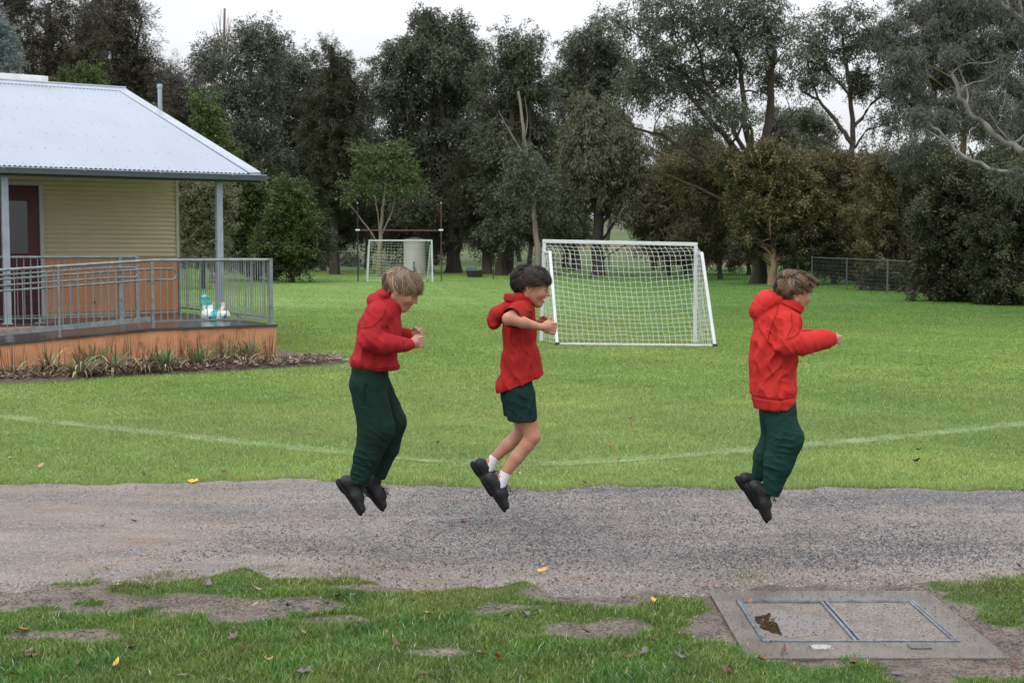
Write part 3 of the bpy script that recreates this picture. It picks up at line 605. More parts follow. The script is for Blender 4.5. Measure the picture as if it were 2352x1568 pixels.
# walls
WY = 4.57; DF = -2.49; dR, dT = -2.43, 2.80
def corrug_z(name, x0, x1, y, z0, z1, pitch, amp, mt, parent, axis='x'):
    n = int((z1-z0)/pitch*8); zs = np.linspace(z0, z1, n); ph = (zs/pitch) % 1
    w = amp*np.clip(np.sin(2*np.pi*ph)*1.15, -1, 1)
    A = np.stack([np.full(n, x0), y-w, zs], 1); B = np.stack([np.full(n, x1), y-w, zs], 1)
    V = np.concatenate([A, B]); i = np.arange(n-1); q = np.stack([i, i+n, i+1+n, i+1], 1)
    return mesh_np(name, V, q, 4, mt, parent, smooth=True)
wall = corrug_z('wall', dR+.065, -.03, WY, 1.57, EZ+.62, .079, .014, M['cream'], bld)
corrug_z('wall', -11, dR+.065, WY, dT+.065, EZ+.62, .079, .010, M['cream'], bld)
m = MB(); m.box((-11, WY+.02, .3), (-3.4, WY+.05, dT+.06)); m.box((dR+.06, WY+.02, .3), (-.04, WY+.05, EZ+.6)); m.box((-.04, WY+.03, .3), (0, 15, EZ+.6)); m.box((-11, 14.9, .3), (0, 15, EZ+.6))
m.add([(-.02, WY, EZ+.55), (-.02, RY, RZ-.06), (-.02, 15, EZ+.6)], [(0, 1, 2), (0, 2, 1)])
m.build('wall', M['cream'], bld)
m = MB(); m.box((-.045, WY-.02, 1.56), (.012, WY+.04, EZ+.62)); m.build('corner_trim', mat('trim_cream', (.47, .43, .33), .5), bld)
m = MB(); m.box((dR+.06, WY-.012, DZ+.05), (-1.02, WY+.018, 1.535)); m.box((-1.005, WY-.012, DZ+.05), (-.0, WY+.018, 1.535)); m.build('dado_panel', mat('orange_dado', (.66, .31, .155), .6, .35, 0, var=(.60, .275, .135), vscale=2), bld)
m = MB(); m.box((dR+.06, WY-.024, 1.535), (.01, WY+.018, 1.568)); m.build('dado_rail', mat('rail_cream', (.36, .30, .22), .5), bld)
m = MB(); m.lathe((0, 0, 0), [(.0, -.02), (.022, -.02), (.022, .02), (0, .02)], 10); tp = m.build('tap', M['black'], bld); tp.location = (-1.55, WY-.04, .78); tp.rotation_euler = (R(90), 0, 0)
dr = MB(); dr.box((-4.6, WY+.01, DZ+.02), (dR-.01, WY+.05, dT-.01)); door = dr.build('door', M['maroon'], bld)
m = MB(); m.box((dR-.005, WY-.035, DZ), (dR+.06, WY+.02, dT+.06)); m.box((-4.7, WY-.034, dT), (dR-.005, WY+.02, dT+.06)); m.build('door_frame', mat('frame_white', (.52, .52, .55), .45), door)
m = MB(); m.box((-2.93, WY+.003, 1.64), (-2.63, WY+.009, 2.53)); m.build('door_glass', M['glass'], door)
m = MB(); m.box((-2.945, WY-.002, 1.625), (-2.93, WY+.01, 2.545)); m.box((-2.63, WY-.002, 1.625), (-2.615, WY+.01, 2.545)); m.box((-2.93, WY-.002, 1.625), (-2.63, WY+.01, 1.64)); m.box((-2.93, WY-.002, 2.53), (-2.63, WY+.01, 2.545)); m.build('glazing_bead', M['maroon'], door)
m = MB(); m.box((-3.20, WY-.01, .6), (-3.185, WY+.009, dT-.02)); m.build('door_meeting_stile', M['black'], door)
m = MB(); m.tube([(-3.12, WY-.0, 1.5), (-3.12, WY-.05, 1.5), (-3.12, WY-.05, 1.25), (-3.12, WY, 1.25)], .01, 8); m.build('handle', M['galv'], door)
for x in (-.06, -3.46, -6.9):
    m = MB(); m.box((x-.05, 2.23, DZ), (x+.05, 2.33, EZ-.145)); m.box((x-.003, 2.227, DZ), (x+.003, 2.23, EZ-.15)); m.box((x-.09, 2.19, DZ), (x+.06, 2.37, DZ+.012)); m.build('post', M['galv_post'], bld, bevel=.004)
m = MB(); m.tube([(.72, 7.75, .2), (.72, 7.75, 5.02)], .045, 14); m.box((.02, 7.73, 2.6), (.72, 7.77, 2.64)); m.lathe((.72, 7.75, 5.02), [(.0, .05), (.04, .045), (.058, .03), (.058, -.03)], 14)
m.build('vent_pipe', M['galv_post'], bld, smooth=True)
# ------------------------------------------------------------------ ramp and landing
rmp = thing('access_ramp', 'orange rendered concrete ramp and landing with wet dark decking', 'ramp', BO, BA)
KX = -1.89; SL = .062
def rz(x): return DZ if x > KX else DZ-(KX-x)*SL
m = MB(); m.box((KX, .0, DZ-.035), (.02, 4.55, DZ)); m.box((-11, 2.14, DZ-.035), (KX-.002, 4.55, DZ))
m.add([(KX-.002, 0, DZ), (KX-.002, 2.13, DZ), (-9, 2.13, rz(-9)), (-9, 0, rz(-9)), (KX-.002, 0, DZ-.035), (-9, 0, rz(-9)-.035)], [(0,1,2,3),(0,3,5,4)])
m.build('decking', M['deck'], rmp)
m = MB()
m.add([(0, .02, -.1), (-9, .02, -.1), (-9, .02, rz(-9)-.03), (KX, .02, DZ-.036), (0, .02, DZ-.036)], [(0,4,3,2,1)])
m.add([(0, .02, -.1), (0, 4.5, -.1), (0, 4.5, DZ-.036), (0, .02, DZ-.036)], [(0,1,2,3)])
m.add([(-.012, .0195, -.1),(0.002, .0195, -.1),(0.002,.0195, DZ-.037),(-.012,.0195, DZ-.037)], [(0,1,2,3)])
m.build('fascia', M['orange'], rmp)
m = MB(); m.add([(KX, 2.135, DZ-.036), (-9, 2.135, DZ-.036), (-9, 2.135, -.1), (KX, 2.135, -.1)], [(0,1,2,3)]); m.build('inner_fascia', M['orange'], rmp)
# ------------------------------------------------------------------ railings
def rail_thing(name, label): return thing(name, label, 'railing', BO, BA)
_bal = {}
def baluster(parent, x, y, z0, z1, r=.0075):
    k = round(z1-z0, 2)
    if k not in _bal:
        mb = MB(); mb.tube([(0, 0, 0), (0, 0, 1)], r, 8); o = mb.build('baluster', M['galv'], parent, smooth=True); _bal[k] = o
    else: o = _bal[k].copy(); COL.objects.link(o); o.parent = parent
    o.location = (x, y, z0); o.scale = (1, 1, z1-z0)
def post(parent, x, y, z0, z1, w=.05):
    m = MB(); m.box((x-w/2, y-w/2, z0), (x+w/2, y+w/2, z1)); m.box((x-w, y-w, z0), (x+w, y+w, z0+.008)); m.build('rail_post', M['galv'], parent, bevel=.003)
RT = 1.565; ry = .07
rr = rail_thing('landing_railing', 'galvanised steel railing round the landing corner')
m = MB(); m.tube([(KX, ry, RT-.02), (-.08, ry, RT-.02)], .022, 12); m.tube([(-.06, ry+.03, RT-.02), (-.06, 4.35, RT-.02)], .022, 12); m.build('top_rail', M['galv'], rr, smooth=True)
m = MB(); m.box((KX+.02, ry-.006, DZ+.085), (-.08, ry+.006, DZ+.11)); m.box((-.066, ry+.02, DZ+.085), (-.054, 4.35, DZ+.11)); m.build('bottom_rail', M['galv'], rr)
post(rr, -.06, ry, DZ, RT+.005, .055); post(rr, -.06, 4.38, DZ, RT-.03, .05); post(rr, -.06, 1.45, DZ, DZ+.12, .05); post(rr, KX, ry, DZ-.01, RT-.04, .042)
x = KX+.12
while x < -.16: baluster(rr, x, ry, DZ+.1, RT-.035); x += .1
y = .2
while y < 4.3: baluster(rr, -.06, y, DZ+.1, RT-.035); y += .1
post(rr, -.2, ry, DZ+.09, RT-.04, .03) if False else None
rp = rail_thing('ramp_railing', 'galvanised outer ramp railing with looped handrails sloping down to the left')
def rt(x): return RT-.02 if x > KX else RT-.02-(KX-x)*SL*.95
m = MB(); m.tube([(KX, ry, RT-.02), (-9, ry, rt(-9))], .022, 12); m.build('top_rail', M['galv'], rp, smooth=True)
m = MB(); m.bar((KX-.03, ry, rz(KX)+.13), (-9, ry, rz(-9)+.13), .012, .075); m.build('bottom_rail', M['galv'], rp)
x = KX-.10
while x > -5.2:
    if abs(x-(-3.22)) > .04: baluster(rp, x, ry, rz(x)+.16, rt(x)-.015)
    x -= .107
for x in (-3.22, -4.7): post(rp, x, ry-.005, rz(x), rt(x)-.01, .028)
def loop(parent, y, xe, dz1=.86, dz2=.70):
    pts = [(-9, y, rz(-9)+dz1)]
    for x in (-5, -4, -3, KX-.1, KX+.1): pts.append((x, y, rz(x)+dz1))
    r_ = (dz1-dz2)/2; pts = [p for p in pts if p[0] < xe-r_-.05]; pts.append((xe-r_, y, rz(xe-r_)+dz1))
    for k in range(1, 8): a = math.pi*k/8; pts.append((xe-r_+r_*math.sin(a), y, rz(xe)+dz1-r_+r_*math.cos(a)))
    pts.append((xe-r_, y, rz(xe-r_)+dz2))
    for x in (KX+.1, KX-.1, -3, -4, -5, -9):
        if x < xe-r_-.05: pts.append((x, y, rz(x)+dz2))
    m = MB(); m.tube(pts, .016, 10); return m.build('handrail', M['galv'], parent, smooth=True)
loop(rp, ry+.07, -1.50)
m = MB()
for x in (-3.05, -2.05):
    for dz in (.86, .70): m.tube([(x, ry, rz(x)+dz-.06), (x, ry+.05, rz(x)+dz-.06), (x, ry+.07, rz(x)+dz-.01)], .006, 6)
m.build('rail_bracket', M['galv'], rp)
vr = rail_thing('veranda_railing', 'galvanised inner railing between ramp and veranda with a looped handrail')
vy = 2.30
m = MB(); m.tube([(-1.45, vy, RT+.02), (-9, vy, RT+.02)], .021, 12); m.build('top_rail', M['galv'], vr, smooth=True)
m = MB(); m.box((-9, vy-.006, DZ+.07), (-1.5, vy+.006, DZ+.092)); m.build('bottom_rail', M['galv'], vr)
for x in (-1.45, -1.72, -5.6): post(vr, x, vy, DZ, RT+.03, .06)
x = -1.55
while x > -5.5:
    if min(abs(x+1.72), abs(x+3.46)) > .06: baluster(vr, x, vy, DZ+.08, RT+.005)
    x -= .103
m = MB(); m.box((-3.0, vy-.02, DZ), (-2.96, vy+.02, DZ+.07)); m.box((-3.06, vy-.05, DZ), (-2.9, vy+.05, DZ+.012)); m.build('rail_foot', M['galv'], vr)
loop(vr, vy-.09, -1.45)
# ------------------------------------------------------------------ tubes in bulk, goals
def tubes_np(name, lines, r, mt, parent=None, sides=4):
    V = []; P = []; b = 0
    for ln in lines:
        p = np.asarray(ln, float); n = len(p); t = np.gradient(p, axis=0); t /= np.linalg.norm(t, axis=1)[:, None]+1e-9
        up = np.where(np.abs(t[:, 2:3]) > .9, np.array([[1., 0, 0]]), np.array([[0, 0, 1.]])); u = np.cross(t, up); u /= np.linalg.norm(u, axis=1)[:, None]; w = np.cross(t, u)
        a = np.arange(sides)*2*np.pi/sides
        V.append((p[:, None]+r*(u[:, None]*np.cos(a)[None, :, None]+w[:, None]*np.sin(a)[None, :, None])).reshape(-1, 3))
        i = np.arange(n-1)[:, None]*sides; j = np.arange(sides)[None]; jn = (j+1) % sides
        P.append((np.stack([i+j, i+jn, i+sides+jn, i+sides+j], -1)+b).reshape(-1, 4)); b += n*sides
    return mesh_np(name, np.concatenate(V), np.concatenate(P), 4, mt, parent, smooth=True)
def curve_lerp(pts, v):
    pts = np.array([tuple(p) for p in pts]); s = np.concatenate([[0], np.cumsum(np.linalg.norm(np.diff(pts, axis=0), axis=1))]); s /= s[-1]
    return np.stack([np.interp(v, s, pts[:, k]) for k in range(3)], 1)
def net_surface(Lc, Rc, nu, nv, sag, seed, bulge=(0, 0, 0)):
    rng = np.random.default_rng(seed); v = np.linspace(0, 1, nv+1); A, B = curve_lerp(Lc, v), curve_lerp(Rc, v)
    u = np.linspace(0, 1, nu+1); G = A[:, None]*(1-u)[None, :, None]+B[:, None]*u[None, :, None]
    U = u[None, :]*np.ones((nv+1, 1)); Vv = v[:, None]*np.ones((1, nu+1)); k = 4*U*(1-U)
    G[..., 2] -= sag*k*np.sin(np.pi*Vv)
    for c in range(3): G[..., c] += bulge[c]*np.sin(np.pi*U)**.7*np.sin(np.pi*Vv)
    j = rng.normal(0, .006, G.shape); j[0] = 0; j[-1, :, 2] = 0; j[:, 0] = 0; j[:, -1] = 0; return G+j
def net_lines(G):
    out = []
    def sm(p):      # midpoint kinks so cords look knotted rather than ruled
        return p
    for i in range(G.shape[0]): out.append(sm(G[i]))
    for j in range(G.shape[1]): out.append(sm(G[:, j]))
    return out
def goal(label, PL, PR, TL, TR, SL_, SR_, STL, STR, cell, rr_, cord, sag, seed, line=True):
    c = (Vector(PL)+Vector(PR))/2; g = thing('soccer_goal', label, 'goal', c, 0, None)
    D = lambda p: Vector(p)-c
    PL, PR, TL, TR, SL_, SR_, STL, STR = map(D, (PL, PR, TL, TR, SL_, SR_, STL, STR))
    def b(name, a, e, w=.064):
        m = MB(); m.bar(a, e, w, w, up=(0, 1, 0)); return m.build(name, M['white'], g, bevel=.006)
    b('goal_post', PL, TL-Vector((0, 0, .033))); b('goal_post', PR, TR-Vector((0, 0, .033)))
    ex = (TR-TL).normalized()*.033
    m = MB(); m.bar(TL-ex, TR+ex, .066, .068, up=(0, 1, 0)); m.build('crossbar', M['white'], g, bevel=.006)
    for S, T, P, Q in ((SL_, STL, PL, TL), (SR_, STR, PR, TR)):
        b('stay', S+Vector((0, 0, .03)), T, .055); f = (T.z-P.z)/(Q.z-P.z); pp = P.lerp(Q, f)
        b('stay_arm', pp+(T-pp)*.1, T, .05)
        m = MB(); m.box((S.x-.04, S.y-.05, S.z), (S.x+.04, S.y+.05, S.z+.05)); m.build('foot', M['black'], g)
    b('ground_bar', SL_+Vector((0, 0, .02)), SR_+Vector((0, 0, .02)), .035)
    w = (TR-TL).length; nu = max(6, int(w/cell)); nv = max(6, int(((SL_-STL).length+.3)/cell))
    L = net_lines(net_surface([TL-Vector((0,0,.03)), STL.lerp(TL, .1), SL_+Vector((0, 0, .04))], [TR-Vector((0,0,.03)), STR.lerp(TR, .1), SR_+Vector((0, 0, .04))], nu, nv, sag, seed, (.0, -.06 if SL_.y < 0 else .06, 0)))
    for P, Q, S, T in ((PL, TL, SL_, STL), (PR, TR, SR_, STR)):
        G = net_surface([T, S+Vector((0, 0, .03))], [P.lerp(Q, (T.z-P.z)/(Q.z-P.z)), P+Vector((0, 0, .03))], max(4, int((P-S).length/cell)), int(1.7/cell), .03, seed+3)
        L += net_lines(G)
    tubes_np('net', L, cord, M['net'], g)
    return g
zg = lambda x, y: float(hill(x, y))
goal('large white goal with a square mesh net standing behind the middle boy', (.543,24.3,0), (3.34,23.8,0), (.60,24.3,1.86), (3.34,23.8,1.80), (.809,23.35,0), (3.571,22.95,0), (.70,24.1,1.66), (3.42,23.6,1.64), .093, 0, .0035, .11, 5)
gz = .30
goal('small distant white goal below the rusty football posts', (-6.46,58.4,gz), (-3.54,58.3,gz), (-6.36,58.4,gz+1.83), (-3.57,58.3,gz+1.83), (-6.62,59.4,gz), (-3.85,59.3,gz), (-6.44,58.7,gz+1.6), (-3.66,58.6,gz+1.6), .14, 0, .0045, .10, 9)
def gl_at(px, py0, Y): p = at(px, py0, Y); return p
# football posts
f = thing('football_posts', 'tall thin dark football posts joined by a rusty red crossbar', 'goal posts', (-5.0, 58.0, .3))
for px, mt in ((822.2, M['black']), (1013.5, M['redpole'])):
    p = at(px, 600, 58.0); m = MB(); m.tube([(p.x+5, 0, 0), (p.x+5, 0, 3.46)], .028, 8); ps = m.build('post', mt, f)
    m = MB(); m.tube([(p.x+5, 0, 3.46), (p.x+5, 0, 3.5)], .035, 8); m.tube([(p.x+5-.09, -.03, 2.28), (p.x+5+.09, -.03, 2.28)], .04, 8); m.build('joint', M['white'], ps)
m = MB(); m.tube([(at(824, 0, 58).x+5, 0, 2.28), (at(1012, 0, 58).x+5, 0, 2.26)], .028, 8); m.build('crossbar', M['redpole'], f)
# tank
p = at(950.5, 620, 73); gz = zg(p.x, 73)
tk = thing('water_tank', 'pale corrugated rainwater tank with a low conical lid behind the distant goal', 'water tank', (p.x, 73.6, gz))
prof = [((.655+.012*math.sin(i*1.2))*.94, i*.0168) for i in range(112)]
m = MB(); m.lathe((0, 0, 0), prof, 40); m.build('tank_wall', M['tank'], tk, smooth=True)
m = MB(); m.lathe((0, 0, 0), [(.66, 1.86), (.66, 1.92), (.33, 2.0), (.1, 2.06), (.0, 2.06)], 40); m.build('lid', M['white'], tk)
m = MB(); m.tube([(.0, -.68, .05), (.02, -.69, .7)], .03, 6); m.tube([(.0, -.68, .45), (.12, -.8, .3), (.12, -.8, .05)], .02, 6); m.build('outlet_pipe', M['black'], tk)
# trough
p = at(1091, 632, 66); gz = zg(p.x, 66)
tr = thing('water_trough', 'dark green plastic trough with a lid half open on the far grass', 'trough', (p.x, 66, gz))
m = MB(); m.add([(-.36,-.25,0),(.36,-.25,0),(.36,.25,0),(-.36,.25,0),(-.44,-.3,.3),(.44,-.3,.3),(.44,.3,.3),(-.44,.3,.3)], [(0,3,2,1),(0,1,5,4),(1,2,6,5),(2,3,7,6),(3,0,4,7)]); m.box((-.46,-.32,.28),(.46,-.29,.33)); m.box((-.46,.29,.28),(.46,.32,.33)); m.box((-.4,-.29,.2),(.4,.29,.24)); m.build('tub', M['black'], tr)
m = MB(); m.add([(-.46,-.32,.335),(.1,-.32,.335),(.06,-.28,.47),(-.42,-.28,.47),(-.46,.32,.335),(.1,.32,.335),(.06,.28,.47),(-.42,.28,.47)], [(0,1,2,3),(5,4,7,6),(3,2,6,7),(1,5,6,2),(4,0,3,7)]); m.box((.1,-.31,.335),(.46,.31,.36)); m.build('lid', M['troughg'], tr)
# wire gate
def wire_panel(name, label, cat, A, B, h, sp, mt, frame=.03, wr=.006, group=None, post_sp=None, zoff=0):
    A, B = Vector(A), Vector(B); t = thing(name, label, cat, A, 0, group); d = B-A
    L = []; n = max(2, int(d.length/sp))
    def P(u, z): q = A.lerp(B, u); return (q.x-A.x, q.y-A.y, zg(q.x, q.y)-A.z+z)
    for i in range(n+1): L.append([P(i/n, .04), P(i/n, h)])
    for k in range(int(h/sp)+1): L.append([P(j/12, .04+(h-.06)*k/int(h/sp)) for j in range(13)])
    tubes_np('wire_mesh', L, wr, mt, t, 3)
    m = MB()
    if frame: m.tube([P(j/12, h) for j in range(13)], frame, 6)
    if post_sp is None: m.tube([P(0, .04), P(0, h)], frame, 6); m.tube([P(1, .04), P(1, h)], frame, 6); m.tube([P(0, .05), P(1, .05)], frame, 6)
    m.build('top_rail', mt, t)
    if post_sp:
        k = max(1, int(d.length/post_sp))
        for i in range(k+1): m = MB(); m.tube([P(i/k, -.1), P(i/k, h+.05)], .03, 6); m.build('fence_post', mt, t)
    return t
a, b = at(718, 600, 79), at(826, 600, 78)
wire_panel('wire_gate', 'galvanised mesh farm gate left of the distant goal', 'gate', (a.x, 79, zg(a.x, 79)), (b.x, 78, zg(b.x, 78)), 1.2, .15, M['galv'], .028, .007)
a, b = at(845, 600, 80), at(1250, 600, 84)
wire_panel('wire_fence', 'low wire fence running behind the tank and tree trunks', 'fence', (a.x, 81, zg(a.x, 81)), (b.x, 84, zg(b.x, 84)), .95, .3, M['galv'], 0, .005, None, 4)
a, b = at(300, 600, 80), at(714, 600, 79)
wire_panel('wire_fence', 'wire fence in front of the dark shrubs left of the mesh gate', 'fence', (a.x, 82, zg(a.x, 82)), (b.x, 79.2, zg(b.x, 79.2)), 1.1, .3, M['galv'], 0, .005, None, 5)
wire_panel('wire_fence', 'chain wire fence with a top rail under the right hand bushes', 'fence', (13.6, 42, zg(13.6, 42)), (12.15, 53, zg(12.15, 53)), 1.15, .13, mat('dull_fence_wire', (.10, .105, .10), .7), .02, .0035, None, 3.2)
a, b = at(1270, 610, 84), at(1860, 620, 72)
wire_panel('wire_fence', 'low post and wire fence behind the large goal', 'fence', (a.x, 84, zg(a.x, 84)), (b.x, 76, zg(b.x, 76)), .9, .32, M['black'], 0, .005, None, 3.6)
p = at(1133, 640, 62); m = MB(); m.tube([(p.x, 62, zg(p.x, 62)-.1), (p.x, 62, zg(p.x, 62)+.95)], .025, 6); m.tube([(p.x, 62, zg(p.x, 62)+.85), (p.x-.06, 62, zg(p.x, 62)+.98)], .012, 5)
tag(m.build('star_picket', M['black']), 'thin dark steel picket standing right of the green trough', 'post')
# step ladder seen past the veranda
p = at(475, 640, 52); gz = zg(p.x, 52)
ld = thing('step_ladder', 'aluminium A-frame step ladder standing on the lawn beyond the railing', 'ladder', (p.x, 52, gz), .5)
ma = mat('aluminium', (.5, .52, .54), .35, .5, .5)
for s, nm in ((-1, 'front_stile_frame'), (1, 'rear_stile_frame')):
    m = MB()
    for x in (-.24, .24): m.bar((x*1.15, s*.42, 0), (x*.55, s*.05, 1.6), .03, .05)
    for k in range(1, 6): f_ = k/6; m.bar((-.24*(1.15-.6*f_), s*(.42-.37*f_), 1.6*f_), (.24*(1.15-.6*f_), s*(.42-.37*f_), 1.6*f_), .05, .03)
    m.build(nm, ma, ld)
m = MB(); m.box((-.17, -.1, 1.6), (.17, .1, 1.65)); m.build('top_cap', ma, ld)
# ------------------------------------------------------------------ trees
def mleaf(name, rough=.5, trans=.18): return mat(name, rough=rough, spec=.35, attr=True, trans=trans)
M['leaf'] = mleaf('leaf_foliage'); 
def mbark(name, c, v): return mat(name, c, .85, .2, 0, var=v, vscale=3, stretch=(1, 1, .25), bump=.5, bscale=12)
BK = {'dark': mbark('dark_bark', (.040, .034, .030), (.075, .065, .058)), 'pale': mbark('pale_bark', (.24, .21, .175), (.13, .11, .095)),
      'white': mbark('smooth_white_bark', (.27, .26, .25), (.12, .115, .11)), 'tan': mbark('peeling_tan_bark', (.36, .24, .155), (.16, .115, .08)), 'brown': mbark('brown_bark', (.085, .065, .05), (.05, .04, .034))}
def limb(a, b, ra, rb, wig, rng, n=7, up=0.0):
    a, b = np.array(a, float), np.array(b, float); L = np.linalg.norm(b-a); P = []
    o1, o2 = rng.normal(0, wig*L, 3), rng.normal(0, wig*L*.6, 3)
    for i in range(n):
        t = i/(n-1); p = a*(1-t)+b*t+o1*math.sin(math.pi*t)+o2*math.sin(2*math.pi*t); p[2] += up*L*math.sin(math.pi*t); P.append(p)
    R_ = np.linspace(ra, rb, n); return P, R_
def tube_np(V, P, pts, rad, sides, base):
    p = np.array(pts); n = len(p); t = np.gradient(p, axis=0); t /= np.linalg.norm(t, axis=1)[:, None]+1e-9
    ref = np.where(np.abs(t[:, 2:3]) > .8, np.array([[1., 0, 0]]), np.array([[0, 0, 1.]])); u = np.cross(t, ref); u /= np.linalg.norm(u, axis=1)[:, None]+1e-9; w = np.cross(t, u)
    a = np.arange(sides)*2*np.pi/sides
    V.append((p[:, None]+np.asarray(rad)[:, None, None]*(u[:, None]*np.cos(a)[None, :, None]+w[:, None]*np.sin(a)[None, :, None])).reshape(-1, 3))
    i = np.arange(n-1)[:, None]*sides; j = np.arange(sides)[None]; jn = (j+1) % sides
    P.append((np.stack([i+j, i+jn, i+sides+jn, i+sides+j], -1)+base).reshape(-1, 4)); return base+n*sides
FOL = {  # leaf length, width, droop(0 random..1 hanging), colour, colour2, clump radius m, density
 'gum':   (.17, .055, .65, (.044, .054, .032), (.120, .132, .084), .80, .95),
 'greygum': (.17, .055, .6, (.056, .066, .044), (.135, .148, .108), .75, .78),
 'casu':  (.24, .028, .25, (.040, .036, .024), (.082, .070, .048), .8, .95),
 'casug': (.24, .028, .25, (.035, .040, .022), (.070, .072, .040), .75, 1.2),
 'weep':  (.22, .05, .9, (.065, .075, .040), (.145, .15, .085), .75, 1.0),
 'green': (.13, .07, .2, (.036, .060, .016), (.105, .145, .036), .55, 1.2),
 'bright': (.15, .07, .3, (.058, .088, .030), (.130, .175, .062), .5, .85),
 'olive': (.11, .05, .1, (.105, .108, .058), (.215, .21, .125), .45, 1.0),
 'brownb': (.09, .04, .2, (.066, .060, .030), (.155, .138, .068), .55, 1.0),
 'yell':  (.10, .06, .2, (.060, .062, .030), (.135, .128, .056), .55, 1.0),
 'darkb': (.10, .05, .3, (.030, .036, .020), (.074, .080, .040), .55, 1.2),
 'sprc':  (.16, .03, .2, (.13, .16, .155), (.22, .26, .25), .3, 1.3),
 'near':  (.15, .030, .8, (.050, .055, .042), (.130, .138, .108), .5, 1.0),
 'twig':  (.22, .016, .1, (.055, .048, .045), (.11, .095, .085), .7, .4)}
NT = [0]
def tree(name, label, cat, Y, base_px, trunk, lobes, kind, bark='dark', r0=.25, dens=1.0, group=None, seed=None, leafscale=1.0, limbs=(), ydepth=.8, nbranch=1.0, basez=None, yspread=0):
    NT[0] += 1; rng = np.random.default_rng(seed or 100+NT[0])
    bx = float(at(base_px, 600, Y).x); bz = zg(bx, Y)-.1 if basez is None else basez
    t = thing(name, label, cat, (bx, Y, bz), 0, group); O = np.array([bx, Y, bz])
    ll, lw, droop, c1, c2, cr, fd = FOL[kind]; s = leafscale*(Y/70)**.5; ll *= s; lw *= s
    # trunk: list of px points upward from the base
    V, P, b = [], [], 0
    tp = [np.array([bx, Y, bz])]+[np.array(at(x, y, Y)) for x, y in trunk]
    pts = []; 
    for i in range(len(tp)-1):
        for k in range(4): pts.append(tp[i]*(1-k/4)+tp[i+1]*k/4+rng.normal(0, r0*.12, 3)*(i+k > 0))
    pts.append(tp[-1]); rad = np.linspace(r0, r0*.35, len(pts)); rad[0] *= 1.35
    b = tube_np(V, P, np.array(pts)-O, rad, 8, b)
    anchors = [(np.array(p), r) for p, r in zip(pts[len(pts)//4:], rad[len(pts)//4:])]
    for lm in limbs:              # explicit limbs: (points, r)
        q = [np.array(at(x, y, Y+(0 if len(lm) < 3 else lm[2]))) for x, y in lm[0]]; pp = []
        for i in range(len(q)-1):
            for k in range(4): pp.append(q[i]*(1-k/4)+q[i+1]*k/4+rng.normal(0, lm[1]*.25, 3)*(i+k > 0))
        pp.append(q[-1]); rr = np.linspace(lm[1], lm[1]*.35, len(pp)); b = tube_np(V, P, np.array(pp)-O, rr, 6, b)
        anchors += [(np.array(p), r) for p, r in zip(pp, rr)]
    LV, LC = [], []; AP = np.array([a[0] for a in anchors]); AR = np.array([a[1] for a in anchors])
    ppm = F_PX/Y
    for lobe in lobes:
        px, py, rx, ry = lobe[:4]; dk = lobe[4] if len(lobe) > 4 else kind
        l1, w1, dr1, k1, k2, cr1, fd1 = FOL[dk]; l1 *= s; w1 *= s
        oy = rng.normal(0, 1)*yspread; C = np.array(at(px, py, Y+oy)); RX, RZ_ = rx/ppm, ry/ppm; RY_ = RX*ydepth
        ncl = int(max(3, 5.2*RX*RZ_/(cr1*cr1)*1.0+2))
        d = rng.normal(size=(ncl, 3)); d /= np.linalg.norm(d, axis=1)[:, None]; rr = rng.uniform(.25, 1, ncl)**.55
        cc = C+d*rr[:, None]*np.array([RX, RY_, RZ_])*rng.uniform(.75, 1.12, (ncl, 1))
        for q in cc:                       # twig to each clump
            if rng.random() < nbranch*.75:
                dd = np.linalg.norm(AP-q, axis=1)+np.where(AP[:, 2] > q[2]-.2, 1.5, 0)*2; k = int(np.argmin(dd+rng.uniform(0, 1.2, len(dd)))); ra = min(AR[k]*.55, .09+.012*dd[k]) if dk != 'twig' else AR[k]*.5
                pts2, r2 = limb(AP[k], q, ra, .012*s, .07, rng, 6, .05); b = tube_np(V, P, np.array(pts2)-O, r2, 4, b)
                if rng.random() < .5: AP = np.vstack([AP, pts2[3][None]]); AR = np.append(AR, r2[3])
        # leaves
        rc = cr1*rng.uniform(.45, 1.3, ncl)*(Y/70)**.25
        per = np.maximum(12, (dens*fd1*3.3*(rc**2)*3.14/(.5*l1*w1*1.0)*.5)).astype(int); per = np.minimum(per, 1500)
        ci = np.repeat(np.arange(ncl), per); n = len(ci)
        # leaves hang along sprays that leave the clump outward and droop
        ns = 16; si = rng.integers(0, ns, n); gid = ci*ns+si
        so = rng.normal(size=(ncl*ns, 3)); so /= np.linalg.norm(so, axis=1)[:, None]; so[:, 2] += .25
        srad = rng.uniform(.15, .85, ncl*ns); sc_ = so*srad[:, None]*np.array([1, 1, .62])
        sdir = so*(1-dr1*.55)+rng.normal(0, .35, so.shape); sdir[:, 2] -= dr1*1.15; sdir /= np.linalg.norm(sdir, axis=1)[:, None]
        slen = rng.uniform(.35, .95, ncl*ns)*(1+.5*dr1)
        t_ = rng.random(n); q = cc[ci]+(sc_[gid]+sdir[gid]*(slen[gid]*t_)[:, None]-np.array([0, 0, .22])*dr1*(t_**2)[:, None])*rc[ci][:, None]+rng.normal(0, .05+.05*rc[ci].mean(), (n, 3))*s
        ax = sdir[gid]*.8+rng.normal(0, .55, (n, 3)); ax[:, 2] -= dr1*.5; ax /= np.linalg.norm(ax, axis=1)[:, None]
        sbr = rng.random(ncl*ns)[gid]
        sd = np.cross(ax, rng.normal(size=(n, 3))); sd /= np.linalg.norm(sd, axis=1)[:, None]+1e-9
        L_ = l1*rng.uniform(.6, 1.35, n)[:, None]; W_ = w1*rng.uniform(.7, 1.3, n)[:, None]
        q = q-O
        A = q; B = q+ax*L_*.45+sd*W_*.5; Cc = q+ax*L_; Dd = q+ax*L_*.45-sd*W_*.5
